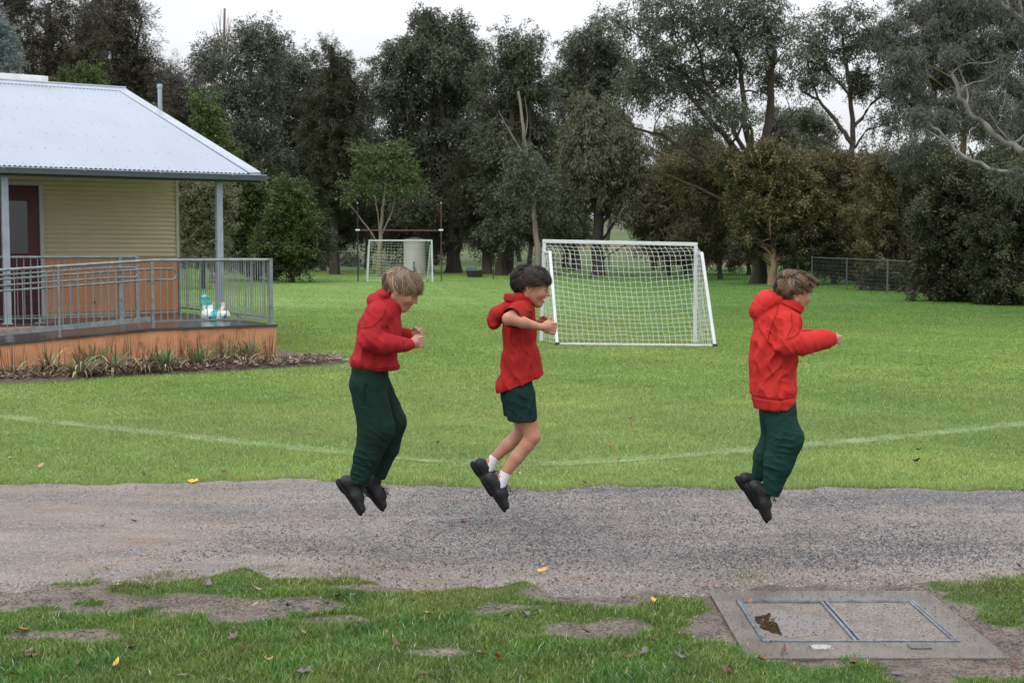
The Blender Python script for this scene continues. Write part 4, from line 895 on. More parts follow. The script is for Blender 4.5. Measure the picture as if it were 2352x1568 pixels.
        LV.append(np.stack([A, B, Cc, Dd], 1).reshape(-1, 3))
        cl = rng.uniform(0, 1, ncl)[ci]*.35+sbr*.4+rng.random(n)*.25; col = np.array(k1)*(1-cl)[:, None]+np.array(k2)*cl[:, None]
        col *= rng.uniform(.65, 1.4, n)[:, None]
        if dk in ('yell', 'brownb'):
            yl = rng.random(n) < (.06 if dk == 'yell' else .035); col[yl] = np.array([.32, .24, .04])*rng.uniform(.6, 1.2, yl.sum())[:, None]
        LC.append(np.repeat(col, 4, 0))
    if cat == 'bush' and kind in ('brownb', 'yell', 'darkb'):        # arching whips with sparse leaves
        l1, w1, dr1, k1, k2, cr1, fd1 = FOL[kind]; nw = 90; tops = np.array([[l[0], l[1], l[2], l[3]] for l in lobes])
        for _ in range(nw):
            l_ = tops[rng.integers(len(tops))]; a_ = np.array(at(l_[0]+rng.normal(0, .3)*l_[2], l_[1]+.2*l_[3], Y+rng.normal(0, .6))); rr_ = (l_[2]+l_[3])/2/ppm
            dx_ = rng.normal(0, 1); dy_ = rng.normal(-.3, .7); hh_ = rng.uniform(.3, 1.1)*rr_*1.5; ex_ = rng.uniform(.5, 1.3)*rr_; nn = 9; tt = np.linspace(0, 1, nn)
            nrm = math.hypot(dx_, dy_)+.1; pp = a_+np.stack([dx_/nrm*ex_*tt, dy_/nrm*ex_*tt, hh_*np.sin(tt*2.3)-.25*rr_*tt**2], 1); kq = int(np.argmin(np.linalg.norm(AP-a_, axis=1))); b = tube_np(V, P, np.vstack([AP[kq][None], pp])-O, np.concatenate([[.03], np.linspace(.018, .006, nn)]), 3, b)
            m_ = 70; ti = rng.uniform(.15, 1, m_); q = np.stack([np.interp(ti, tt, pp[:, k]) for k in range(3)], 1)+rng.normal(0, .07, (m_, 3)); ax = rng.normal(size=(m_, 3)); ax /= np.linalg.norm(ax, axis=1)[:, None]; sd = np.cross(ax, rng.normal(size=(m_, 3))); sd /= np.linalg.norm(sd, axis=1)[:, None]
            q = q-O; L_, W_ = l1*s*1.2, w1*s*1.3; LV.append(np.stack([q, q+ax*L_*.5+sd*W_*.5, q+ax*L_, q+ax*L_*.5-sd*W_*.5], 1).reshape(-1, 3)); LC.append(np.repeat(np.array(k2)*rng.uniform(.7, 1.5, (m_, 1)), 4, 0))
    o = mesh_np('trunk', np.concatenate(V), np.concatenate(P), 4, BK[bark], t, smooth=True)
    if LV:
        LV = np.concatenate(LV); mesh_np('crown', LV, np.arange(len(LV)).reshape(-1, 4), 4, M['leaf'], t, cols=np.concatenate(LC))
    return t
G1 = 'tall trees behind the school roof'; G2 = 'tall gum trees along the back of the field'; G3 = 'bushes along the right hand fence'
tree('she_oak', 'tall dark brownish she-oak behind the roof at the far left', 'tree', 55, 120, [(118, 300), (115, 120), (110, 10)],
     [(105,10,85,60),(50,70,55,65),(130,110,85,75),(190,70,60,75),(70,150,60,50),(160,190,70,40),(30,-20,50,50),(200,170,50,60)], 'casu', r0=.3, dens=.58, group=G1, limbs=[([(118,250),(60,130),(30,40)],.14),([(116,200),(190,90),(215,20)],.13)])
tree('she_oak', 'dark feathery she-oak overhanging the gable end of the roof', 'tree', 58, 268, [(268, 300), (262, 150), (275, 40)],
     [(270,25,65,60),(310,90,50,65),(240,110,70,65),(300,170,60,60),(330,160,35,40),(335,240,40,45),(250,190,55,50),(235,40,40,50),(290,235,50,40)], 'casu', r0=.26, dens=.62, group=G1, limbs=[([(266,240),(310,140),(325,50)],.12),([(264,220),(235,110),(228,20)],.1)])
tree('blue_spruce', 'pale blue spruce at the left edge above the roof', 'tree', 34, -10, [(-8, 250), (-5, 60)],
     [(-5,70,25,40),(0,115,40,40),(5,165,45,35),(-20,140,50,70)], 'sprc', r0=.15, dens=1.0, leafscale=.8)
tree('round_shrub', 'rounded green shrub top poking over the roof ridge', 'shrub', 46, 195, [(196, 260), (196, 200)],
     [(185,188,26,20),(210,180,24,18),(160,200,18,14),(225,200,22,16)], 'green', r0=.12, dens=1.2, leafscale=.8)
tree('thin_tree', 'thin brown sparse tree beside the vent pipe', 'tree', 70, 392, [(392, 420), (388, 280), (392, 150)],
     [(390,180,45,50,'twig'),(415,215,45,50,'twig'),(400,260,60,50,'casu'),(430,300,50,50,'casu'),(370,320,40,40,'casu'),(370,215,30,40,'twig'),(400,380,60,60,'casu')], 'twig', r0=.14, dens=.8)
tree('dense_conifer', 'dense deep green conifer peeping over the sloping roof edge', 'tree', 56, 490, [(490, 420), (488, 280)],
     [(478,285,26,26),(498,325,34,34),(470,330,30,40),(512,360,24,30),(470,240,14,18)], 'green', r0=.14, dens=1.2, leafscale=.9)
tree('bare_poplar', 'leafless poplar with upright twigs rising above the gums', 'tree', 96, 512, [(512, 400), (512, 200), (516, 20)], [], 'twig', 'pale', r0=.22,
     limbs=[([(513, 95+i*3.2), (513+(.55*w), 70+i*2.9), (513+w, 22+i*2.6+abs(w)*.9)], .045) for i, w in [(j, (-1)**j*(4+(j*7) % 23+.35*j)) for j in range(46)]]+[([(513, 120), (505, 70), (508, 22)], .04), ([(513, 130), (524, 80), (526, 35)], .04)])
tree('grey_gum', 'airy grey green gum with pale trunk left of the pointed tree', 'tree', 75, 592, [(590, 400), (585, 250), (570, 120)],
     [(490,130,45,45),(560,90,60,50),(600,120,50,50),(520,180,75,60),(590,210,70,60),(500,240,60,50),(560,290,80,60),(610,350,60,60),(520,330,60,50),(560,400,70,50),(620,80,25,25),(470,170,25,30)], 'greygum', 'pale', r0=.28, dens=.66, group=G2, limbs=[([(588,320),(530,230),(500,140)],.12),([(586,260),(620,160),(615,90)],.1)])
tree('grey_gum', 'lighter green gum with rounded top next to the pointed dark tree', 'tree', 80, 682, [(684, 420), (680, 250), (665, 150)],
     [(655,145,45,45),(700,145,35,40),(690,200,60,60),(650,240,50,60),(690,290,70,60),(670,370,70,60),(640,310,40,50)], 'greygum', 'pale', r0=.25, dens=.78, group=G2)
tree('pointed_she_oak', 'dark pointed she-oak in the tree line', 'tree', 72, 768, [(768, 450), (768, 250), (763, 110)],
     [(762,125,20,32),(765,170,36,45),(790,180,25,30),(768,230,52,55),(770,300,60,60),(765,370,65,60),(780,440,60,60),(735,280,35,60),(800,270,30,50)], 'casug', r0=.25, dens=1.05, group=G2)
tree('grey_gum', 'small bluish grey gum right of the pointed tree', 'tree', 86, 845, [(846, 420), (845, 240)],
     [(842,185,28,32),(855,230,38,40),(838,290,45,50),(865,340,50,50),(830,380,50,50)], 'greygum', r0=.2, dens=1.0, group=G2)
tree('gum_tree', 'broadest and tallest dark gum in the middle of the tree line', 'tree', 76, 1042, [(1042, 540), (1030, 380), (1010, 220), (1000, 90)],
     [(1000,42,45,34),(960,85,60,45),(1050,80,60,55),(920,140,50,50),(1000,140,80,60),(1080,150,55,65),(905,210,40,40),(960,215,70,55),(1050,220,80,60),(1110,200,30,45),(920,290,60,50),(1010,300,80,60),(1090,300,60,60),(890,350,40,50),(960,370,70,55),(1050,380,70,60),(1000,450,80,50),(1070,470,60,60),(960,480,60,50),(1010,540,60,35)], 'gum', r0=.42, dens=.85, group=G2, yspread=1.2,
     limbs=[([(1040,500),(980,380),(940,250),(925,160)],.2),([(1040,470),(1080,330),(1070,180)],.2),([(1045,585),(1010,540),(975,470)],.13)])
tree('gum_tree', 'upright gum with a ragged crown right of the broadest tree', 'tree', 70, 1152, [(1152, 540), (1165, 400), (1180, 240), (1190, 120)],
     [(1190,100,48,36),(1160,135,45,40),(1215,150,40,45),(1180,190,75,50),(1140,240,55,50),(1220,230,45,60),(1180,290,80,50),(1130,320,45,55),(1220,320,50,60),(1170,370,70,50),(1130,430,60,55),(1190,470,60,55),(1150,530,60,35),(1240,280,25,40)], 'gum', 'brown', r0=.3, dens=.95, group=G2, yspread=1,
     limbs=[([(1152,600),(1140,520),(1120,400)],.14),([(1160,500),(1215,330),(1225,200)],.12)])
tree('gum_tree', 'gum with thin top and sky gaps left of the large multi-limbed tree', 'tree', 82, 1322, [(1320, 520), (1325, 350), (1340, 180)],
     [(1320,105,45,40),(1380,85,45,40),(1410,130,45,50),(1330,160,60,45),(1290,210,40,50),(1370,200,60,55),(1320,260,60,50),(1270,320,50,60),(1300,400,60,55),(1260,450,45,50),(1300,510,60,35),(1420,230,40,60)], 'gum', r0=.3, dens=.85, group=G2, yspread=1)
tree('weeping_gum', 'lighter weeping gum with a thick dark trunk behind the goal', 'tree', 66, 1373, [(1374, 560), (1376, 470), (1385, 360), (1370, 260)],
     [(1360,240,45,32),(1400,270,55,42),(1340,290,50,45),(1430,320,50,50),(1370,340,75,50),(1310,360,40,50),(1440,390,45,50),(1350,410,70,45),(1400,440,60,40),(1320,440,45,40),(1450,460,35,40)], 'weep', 'dark', r0=.34, dens=.95, yspread=.8,
     limbs=[([(1374,575),(1330,500),(1290,470)],.1),([(1376,560),(1420,500),(1470,470)],.11),([(1378,520),(1440,440),(1470,400)],.1),([(1374,600),(1440,560),(1500,545)],.06)])
tree('weeping_gum', 'light weeping gum half hidden behind the multi-limbed tree', 'tree', 72, 1575, [(1575, 520), (1570, 400)],
     [(1540,320,50,45),(1590,350,60,50),(1530,370,50,45),(1600,300,45,40),(1640,360,40,50),(1560,420,60,40)], 'weep', 'brown', r0=.2, dens=.9)
tree('large_gum', 'large spreading gum with many dark slanting limbs right of centre', 'tree', 56, 1742, [(1742, 520), (1745, 430), (1760, 280), (1780, 120)],
     [(1500,20,60,45),(1580,0,80,45),(1680,0,80,50),(1770,20,60,50),(1530,75,75,50),(1620,70,80,50),(1710,80,80,55),(1790,90,45,50),(1490,130,55,45),(1570,140,70,50),(1660,160,80,55),(1740,170,60,55),(1500,200,60,45),(1590,220,70,45),(1680,240,60,40),(1400,35,26,18),(1430,55,24,14),(1460,190,40,40),(1620,280,50,35)], 'greygum', 'brown', r0=.34, dens=.62, yspread=1.4, nbranch=1.2,
     limbs=[([(1742,440),(1680,330),(1600,240),(1510,120)],.17),([(1742,470),(1640,390),(1520,310),(1440,290)],.13),([(1744,430),(1710,280),(1700,150),(1660,40)],.17),([(1742,400),(1650,240),(1560,160)],.12),([(1750,400),(1790,300),(1830,250)],.1),([(1740,500),(1600,430),(1500,390)],.09),([(1745,450),(1725,300),(1620,190),(1590,60)],.1),([(1510,120),(1450,70),(1400,40)],.05),([(1700,380),(1600,330),(1520,350)],.07)])
tree('forked_gum', 'slender forked gum silhouetted against the bright sky gap', 'tree', 60, 1958, [(1957, 520), (1955, 400), (1958, 300), (1952, 200), (1935, 90)],
     [(1880,60,50,40),(1950,30,55,35),(1860,130,38,32),(1900,165,34,26),(1850,185,26,20),(2000,90,45,40),(1950,110,35,25),(2040,190,45,40),(2060,130,40,45),(1990,180,30,30,'darkb'),(1975,195,26,24,'darkb'),(2050,270,40,40)], 'greygum', 'brown', r0=.2, dens=.75, nbranch=1.3,
     limbs=[([(1957,330),(1925,285),(1880,230),(1835,200)],.12),([(1880,230),(1860,170),(1850,120)],.06),([(1958,300),(2000,240),(2060,190)],.10),([(1955,350),(1990,300),(2050,280)],.07),([(1955,420),(1920,340),(1850,300)],.06),([(1952,220),(1900,160),(1880,80)],.06),([(1955,400),(2000,360),(2080,340)],.06),([(1957,440),(1900,410),(1840,360)],.05)])
tree('round_gum', 'distant round grey green gum low in the sky gap', 'tree', 96, 1855, [(1855, 430), (1855, 320)],
     [(1850,265,45,28),(1820,295,40,35),(1880,300,45,38),(1850,335,55,35),(1890,350,40,35),(1820,360,40,35),(1860,390,60,35)], 'gum', r0=.22, dens=.9)
tree('tan_trunk_gum', 'huge drooping gum with peeling orange trunk at the right', 'tree', 45, 2212, [(2212, 500), (2210, 380), (2216, 250), (2222, 80)],
     [(2110,20,80,50),(2200,0,90,50),(2300,20,80,60),(2130,90,75,50),(2220,80,90,55),(2320,110,60,60),(2080,150,50,45),(2160,160,70,55),(2250,170,80,60),(2340,190,50,60),(2100,220,50,45),(2190,240,55,45),(2270,260,70,50),(2340,290,50,50),(2130,290,40,40),(2150,340,50,40),(2060,70,40,50),(2310,340,60,35),(2100,360,50,35)], 'near', 'tan', r0=.17, dens=1.05, yspread=1.6, nbranch=.04)
tree('white_gum', 'white barked gum whose bare limbs sweep in from the right edge', 'tree', 31, 2640, [(2600, 460), (2560, 300), (2540, 100)],
     [(2330,-20,50,40),(2380,60,60,50),(2300,150,35,30),(2200,130,30,30),(2380,240,50,50),(2110,250,22,24),(2250,215,30,26),(2320,390,45,22),(2400,330,50,40)], 'near', 'white', r0=.3, dens=.7,
     limbs=[([(2590,440),(2450,385),(2352,352),(2290,318),(2235,270),(2205,225),(2185,170)],.115),([(2600,470),(2450,425),(2352,404),(2270,388),(2200,352),(2165,310),(2120,270)],.075),([(2550,200),(2420,110),(2352,58),(2285,-10)],.14),([(2340,350),(2290,290),(2260,240)],.03),([(2180,330),(2130,300),(2085,285)],.03),([(2352,60),(2340,0),(2335,-40)],.06)])
# front row, left
tree('pale_bush', 'pale olive bush seen under the veranda roof', 'bush', 50, 465, [(465, 560), (462, 500)],
     [(455,440,45,40),(490,450,38,40),(440,500,40,50),(480,510,45,45),(450,560,45,38),(495,560,34,34),(425,450,30,50),(470,595,60,26),(500,480,34,60),(430,560,34,50)], 'olive', 'brown', r0=.1, dens=1.0)
tree('dark_bush', 'dark green bush right of the veranda post', 'bush', 60, 588, [(590, 560), (585, 480)],
     [(570,440,40,32),(600,460,45,40),(560,500,40,45),(605,520,50,50),(570,560,45,40),(620,570,40,40),(545,450,24,36),(590,600,90,26,'darkb'),(560,540,50,50),(625,520,44,44),(530,520,30,60,'darkb'),(545,590,40,30,'darkb'),(640,480,26,50,'darkb')], 'green', 'brown', r0=.12, dens=1.1)
tree('green_bush', 'brighter green wattle bush at the left end of the field', 'bush', 57, 672, [(672, 570), (670, 500)],
     [(655,450,40,30),(692,458,32,30),(680,500,42,40),(640,500,34,36),(665,545,50,38),(700,530,22,36),(655,600,70,24,'darkb'),(640,560,50,40),(700,570,44,36),(690,590,36,26),(715,560,26,40,'darkb'),(625,560,30,50,'darkb')], 'green', 'brown', r0=.1, dens=1.1)
tree('young_gum', 'young bright green gum with pale forked trunk behind the distant goal', 'tree', 68, 872, [(872, 575), (874, 540), (880, 480), (888, 410)],
     [(832,345,26,18),(868,358,28,20),(905,340,24,18),(925,368,22,16),(850,388,26,14),(896,396,30,14),(940,402,24,14),(812,418,22,12),(866,428,26,12),(918,440,26,12),(800,452,18,9),(955,432,18,12),(888,372,20,14),(845,408,24,10)], 'bright', 'pale', r0=.15, dens=.75,
     limbs=[([(873,570),(850,530),(820,490),(800,470)],.06),([(876,540),(900,490),(915,430)],.055),([(874,560),(868,490),(855,420)],.05),([(873,600),(850,590),(835,600)],.03)])
tree('slender_gum', 'slender leaning gum with a bare pale trunk left of the large goal', 'tree', 64, 1236, [(1234, 560), (1228, 500), (1222, 430), (1208, 350), (1200, 280), (1190, 210)],
     [(1205,395,36,20),(1245,425,34,20),(1180,420,26,16),(1225,450,30,18),(1200,360,26,18),(1255,455,24,16)], 'greygum', 'pale', r0=.16, dens=.9,
     limbs=[([(1212,370),(1175,310),(1145,255)],.05),([(1205,330),(1212,270),(1205,220)],.04)])
tree('dark_gum', 'dark leaning trunk rising from behind the mesh gate', 'tree', 80, 741, [(742, 560), (745, 480), (740, 400)],
     [(740,420,55,50),(700,400,40,50),(790,470,50,50),(740,480,60,45),(700,530,50,40,'darkb'),(780,545,50,35,'darkb'),(830,500,40,50)], 'casug', 'brown', r0=.2, dens=1.1, limbs=[([(743,540),(760,470),(770,420)],.08)])
for i, (px, Y, lab, lean) in enumerate([(1118, 73, 'dark trunked gum left of the picket', -6), (1168, 75, 'dark forked gum just left of the middle boy', 12), (985, 79, 'leaning dark gum between the tank and trough', -40), (1300, 88, 'dark gum behind the top left corner of the goal', 0), (930, 84, 'dark gum directly behind the water tank', 8)]):
    tree('dark_gum', lab, 'tree', Y, px, [(px+lean*.3, 560), (px+lean*.7, 480), (px+lean, 400)],
         [(px+lean,400,50,40),(px+lean-35,450,40,38),(px+lean+40,450,42,38),(px+lean,500,50,34),(px+lean-30,545,36,20),(px+lean+30,540,34,20)], 'casug', 'dark', r0=.30 if i < 3 else .22, dens=1.0, group='dark gums under the tall tree line',
         limbs=[([(px, 590), (px+26, 530), (px+44, 460)], .1), ([(px, 570), (px-24, 520), (px-36, 460)], .09)])
# right hand bushes
tree('hedge_bush', 'brownish arching bush just right of the goal top', 'bush', 66, 1535, [(1537, 560), (1530, 500)],
     [(1500,420,40,35),(1550,400,45,35),(1495,470,45,45),(1550,460,50,45),(1510,520,45,40),(1565,525,45,45),(1480,515,22,35),(1520,565,50,30,'darkb'),(1455,480,24,40),(1590,450,36,50),(1575,590,40,20,'darkb')], 'brownb', 'brown', r0=.12, dens=.9, group=G3)
tree('hedge_bush', 'purplish brown bush with drooping twigs behind the right goal post', 'bush', 62, 1655, [(1652, 570), (1645, 500)],
     [(1610,400,50,40),(1660,420,50,45),(1600,470,50,50),(1650,490,55,50),(1610,540,50,35),(1680,540,50,38),(1650,565,46,22,'brownb'),(1570,560,36,34),(1700,470,30,60),(1625,355,40,26),(1560,390,40,30)], 'brownb', 'dark', r0=.12, dens=.95, group=G3)
tree('yellowing_hawthorn', 'yellowing hawthorn with tan trunk behind the third boy', 'bush', 54, 1776, [(1776, 590), (1778, 520), (1770, 450)],
     [(1740,370,50,32),(1790,380,55,38),(1700,410,45,40),(1760,430,60,45),(1830,420,45,42),(1720,480,50,45),(1790,490,60,50),(1840,490,40,50),(1740,540,45,35),(1810,555,50,40,'darkb'),(1850,560,34,36,'darkb'),(1870,480,34,60),(1725,575,36,26,'darkb'),(1830,600,40,24,'darkb'),(1680,380,40,30)], 'yell', 'tan', r0=.2, dens=.95, group=G3,
     limbs=[([(1776,560),(1720,480),(1690,420)],.07),([(1777,550),(1820,470),(1840,410)],.06)])
tree('hedge_bush', 'olive brown bush over the left end of the chain wire fence', 'bush', 55, 1915, [(1915, 590), (1912, 520)],
     [(1880,420,50,40),(1940,430,55,45),(1890,480,50,50),(1950,490,60,50),(1900,540,55,45),(1965,550,55,45),(1920,590,60,30,'darkb'),(1990,440,40,50),(1860,540,34,45),(1870,600,40,24,'darkb'),(1960,615,50,26,'darkb'),(1900,385,50,24),(1980,390,50,24)], 'brownb', 'brown', r0=.12, dens=1.0, group=G3)
tree('hedge_bush', 'mid green arching bush hanging over the chain wire fence', 'bush', 48.5, 2055, [(2055, 610), (2050, 540)],
     [(2030,420,55,42),(2090,430,60,48),(2020,490,55,50),(2080,500,65,52),(2040,560,60,50),(2110,570,60,50),(2070,620,70,34),(2000,580,36,44),(1985,500,30,45),(2010,630,46,22,'darkb'),(2120,645,60,22,'darkb'),(2060,385,60,26),(2130,500,30,60)], 'brownb', 'brown', r0=.12, dens=1.05, group=G3)
tree('hedge_bush', 'dark green bush reaching the ground left of the last bush', 'bush', 40, 2185, [(2190, 620), (2180, 560)],
     [(2160,430,55,50),(2220,450,60,55),(2150,510,60,55),(2210,530,65,55),(2170,590,60,50),(2230,610,60,50),(2150,655,60,34),(2220,675,70,24),(2130,620,36,50),(2180,395,60,30),(2260,420,40,50),(2250,560,36,80)], 'darkb', 'dark', r0=.12, dens=1.05, group=G3)
tree('hedge_bush', 'darkest bush at the right edge beside the mulch', 'bush', 38, 2320, [(2325, 640), (2310, 560)],
     [(2300,450,55,50),(2360,470,60,60),(2290,520,60,55),(2350,550,60,60),(2300,600,60,50),(2360,620,60,50),(2290,660,50,30),(2350,675,60,24),(2280,430,40,40),(2420,560,60,120),(2270,680,50,20),(2340,690,60,16),(2340,420,50,40),(2290,400,60,30)], 'darkb', 'dark', r0=.12, dens=1.1, group=G3)
tree('slender_gum', 'pale thin trunk behind the bushes between goal and forked gum', 'tree', 74, 1820, [(1820, 520), (1815, 400), (1800, 300)], [(1800,330,40,36),(1825,390,44,40),(1780,270,40,30)], 'gum', 'pale', r0=.15, dens=.8)
for i, (px, Y, lab) in enumerate([(1600, 74, 'olive shrub in the second row just right of the large goal'), (1720, 70, 'olive shrub in the second row behind the yellowing hawthorn'), (1850, 66, 'tall brown shrub in the second row left of the fence'), (1995, 60, 'tall brown shrub in the second row behind the fence'), (2120, 54, 'dark shrub in the second row under the orange trunk'), (2270, 50, 'dark shrub in the second row at the far right')]):
    tree('hedge_bush', lab, 'bush', Y, px, [(px, 570), (px+6, 480)], [(px-40,420,50,40),(px+30,400,55,40),(px-20,470,60,45),(px+50,480,50,50),(px-50,530,50,40),(px+10,545,60,36),(px+60,560,46,30),(px-10,385,46,26),(px+5,590,60,20)], 'brownb' if i < 4 else 'darkb', 'brown', r0=.12, dens=1.0, group=G3)
# far wood
def wood(name, label, spans, seed):
    rng = np.random.default_rng(seed); LV, LC = [], []; V, P, b = [], [], 0
    for (x0, x1, ytop, ybot, Y, dens, kd) in spans:
        l1, w1, dr, k1, k2, cr, fd = FOL[kd]; l1 *= 1.5; w1 *= 2.2
        A, B = at(x0, ytop, Y), at(x1, ybot, Y); n = int((B.x-A.x)*(A.z-B.z)*dens)
        for _ in range(n):
            u, w = rng.random(), rng.random(); c = np.array([A.x+(B.x-A.x)*u, Y+rng.uniform(-4, 4), B.z+(A.z-B.z)*w*(.75+.25*math.sin(u*31+Y))])
            m_ = 150; g = rng.normal(size=(m_, 3)); g /= np.linalg.norm(g, axis=1)[:, None]; g *= rng.random((m_, 1))**.4*rng.uniform(.7, 1.3)
            ax = rng.normal(size=(m_, 3)); ax[:, 2] -= dr; ax /= np.linalg.norm(ax, axis=1)[:, None]; sd = np.cross(ax, rng.normal(size=(m_, 3))); sd /= np.linalg.norm(sd, axis=1)[:, None]
            q = c+g; LV.append(np.stack([q, q+ax*l1*.5+sd*w1*.5, q+ax*l1, q+ax*l1*.5-sd*w1*.5], 1).reshape(-1, 3))
            t_ = rng.random()*.6+rng.random(m_)*.4; LC.append(np.repeat(np.array(k1)*(1-t_)[:, None]+np.array(k2)*t_[:, None], 4, 0))
        for x in np.arange(A.x, B.x, 2.6):
            xx = x+rng.uniform(-1, 1); z0 = zg(xx, Y)-.2; pts = [(xx, Y, z0), (xx+rng.normal(0, .3), Y, z0+3), (xx+rng.normal(0, .6), Y, max(A.z-1, z0+4))]
            b = tube_np(V, P, pts, [.2, .16, .08], 5, b)
    Vt = np.concatenate(V); LV = np.concatenate(LV)
    nv = len(LV); allV = np.concatenate([LV, Vt]); Pq = np.concatenate([np.arange(nv).reshape(-1, 4), np.concatenate(P)+nv])
    cols = np.concatenate([np.concatenate(LC), np.tile(np.array([[.05, .042, .036]]), (len(Vt), 1))])
    o = mesh_np(name, allV, Pq, 4, M['leaf'], cols=cols); o['kind'] = 'stuff'; o['label'] = label
wood('distant_wood', 'dark far-off wood closing the gaps between the trees',
     [(250, 760, 400, 625, 90, 1.5, 'darkb'), (740, 1000, 330, 615, 94, 1.3, 'darkb'), (960, 1200, 380, 570, 96, 1.1, 'darkb'), (1180, 1330, 400, 530, 98, .8, 'darkb'), (1400, 1560, 400, 530, 110, .6, 'darkb'), (1470, 2000, 430, 600, 84, 1.2, 'darkb'), (1235, 1275, 560, 615, 92, 1.2, 'darkb'), (985, 1160, 555, 612, 94, .9, 'darkb'),
      (1900, 2500, 450, 620, 70, 1.0, 'darkb'), (1780, 2360, 350, 450, 130, .35, 'gum'), (-200, 400, 150, 560, 88, .45, 'casu'), (1180, 1460, 470, 520, 150, .3, 'gum')], 5)
# ------------------------------------------------------------------ garden bed
def B2W(f, s, z=0): return Vector((BO.x+f*BC-s*BS, BO.y+f*BS+s*BC, z))
def build_bed():
    fs = np.linspace(-6, .95, 160); ss = np.linspace(0, 1, 26); F, T = np.meshgrid(fs, ss)
    lo = -1.25-.09*np.sin(F*3)-.22*np.clip(-F/4, 0, 1)+.5*np.clip(F, 0, 1)**1.5; hi = np.where(F < 0, .06, np.clip(.6-.4*F, .05, 9))
    S = lo*(1-T)+hi*T; X = BO.x+F*BC-S*BS; Y = BO.y+F*BS+S*BC
    P = np.stack([X.ravel(), Y.ravel()], 1); e = np.minimum(T, 1-T).ravel(); e2 = np.clip((.95-F.ravel())*3, 0, 1)
    Z = hill(P[:, 0], P[:, 1])+(.05*np.clip(e*5, 0, 1)+snoise(P, 6, 3, 3)*.02*np.clip(e*6, 0, 1))*e2+.012*e2-.006
    i = np.arange(F.size).reshape(F.shape); q = np.stack([i[:-1, :-1], i[:-1, 1:], i[1:, 1:], i[1:, :-1]], -1).reshape(-1, 4)
    struct(mesh_np('garden_bed', np.stack([X.ravel(), Y.ravel(), Z], 1), q, 4, M['soil'], smooth=True))
build_bed()
def ribbons(rng, n, base, hgt, spread, wid, cols, bend, seg=6, rbase=.08):
    V, P, C = [], [], []
    for i in range(n):
        a = rng.uniform(0, 6.283); r = rng.uniform(0, rbase); L = hgt*rng.uniform(.6, 1.15); b = bend*rng.uniform(.5, 1.3); sp = spread*rng.uniform(.3, 1.2)
        d = np.array([math.cos(a), math.sin(a), 0]); side = np.array([-math.sin(a+.5), math.cos(a+.5), 0]); p = np.array([d[0]*r+base[0], d[1]*r+base[1], base[2]])
        el = math.pi/2-sp; w = wid*rng.uniform(.7, 1.3); c = np.array(cols[rng.integers(len(cols))])*rng.uniform(.7, 1.25); b0 = len(V)
        for k in range(seg+1):
            t = k/seg; ww = w*(1-t**2.2)+.0008; V.append(p-side*ww/2); V.append(p+side*ww/2); C += [c*(.8+.3*t)]*2
            e = el-b*t*1.7; p = p+(d*math.cos(e)+np.array([0, 0, math.sin(e)]))*L/seg
            if p[2] < .03: p[2] = .03+.01*rng.random()
        for k in range(seg): P.append((b0+2*k, b0+2*k+1, b0+2*k+3, b0+2*k+2))
    return V, P, C
mstrap = mat('strap_leaf', rough=.5, attr=True, trans=.15)
rng = np.random.default_rng(3)
YEL = [(.46, .43, .19), (.36, .35, .15), (.48, .43, .26), (.25, .19, .10)]; GRN = [(.08, .20, .06), (.06, .15, .05), (.12, .24, .07)]; BRN = [(.16, .095, .06), (.22, .15, .10), (.10, .06, .04), (.30, .21, .15)]; STM = [(.10, .055, .035), (.14, .08, .05), (.20, .13, .08)]
def clump(px, py, kind, lab):
    X, Y = gp(px, py); t = None; V, P, C = [], [], []
    def add(a):
        b = len(V); V.extend(a[0]); P.extend([tuple(i+b for i in f) for f in a[1]]); C.extend(a[2])
    o = (0, 0, .05)
    if kind == 'yellow':
        add(ribbons(rng, 30, o, .46, .55, .024, YEL, 1.4, 7, .12)); add(ribbons(rng, 9, o, .40, .3, .02, GRN, .6, 6, .1)); add(ribbons(rng, 60, o, .40, .9, .02, BRN, 1.4, 6, .14))
    elif kind == 'green':
        add(ribbons(rng, 36, o, .38, .35, .022, GRN, .5, 6, .14)); add(ribbons(rng, 14, o, .42, .6, .024, YEL, 1.3, 7, .12)); add(ribbons(rng, 60, o, .36, .95, .02, BRN, 1.3, 6, .15))
    elif kind == 'dead':
        add(ribbons(rng, 90, o, .32, 1.05, .020, BRN, 1.5, 6, .22)); add(ribbons(rng, 10, o, .34, .6, .022, YEL, 1.3, 6, .12))
    add(ribbons(rng, 16, o, .50, .16, .012, STM, .1, 3, .28))
    ob = mesh_np('strappy_plant', np.array(V), np.array(P), 4, mstrap, cols=np.array(C)); ob.location = (X, Y, 0)
    tag(ob, lab, 'plant', 'straggly plants in the garden bed')
for c in [(30,868,'dead','browned clump at the left edge of the garden bed'), (110,862,'yellow','yellow drooping clump nearest the left edge'), (185,868,'yellow','large pale yellow fan of drooping leaves lying toward the lawn'),
          (262,862,'yellow','yellowing clump below the ramp rail post'), (215,850,'green','small green tuft between two yellow clumps'), (330,858,'dead','dead brown clump left of the middle of the bed'), (352,848,'yellow','thin yellow leaves among dead stems mid bed'),
          (380,856,'green','green and cream clump in the middle of the bed'), (420,848,'dead','brown clump behind the middle green one'), (455,848,'green','greenish clump below the landing post'), (500,845,'dead','brown clump with upright stems right of the landing post'),
          (520,838,'green','narrow green upright clump below the landing'), (560,843,'dead','brown shrivelled clump near the right end'), (575,834,'green','bushy green clump near the corner of the ramp'), (615,838,'dead','last small brown clump at the ramp corner'), (300,846,'dead','dry stems against the orange wall left of centre'), (470,836,'dead','dry stems against the orange wall right of centre'), (90,850,'dead','dry stems against the orange wall at far left')]: clump(*c)
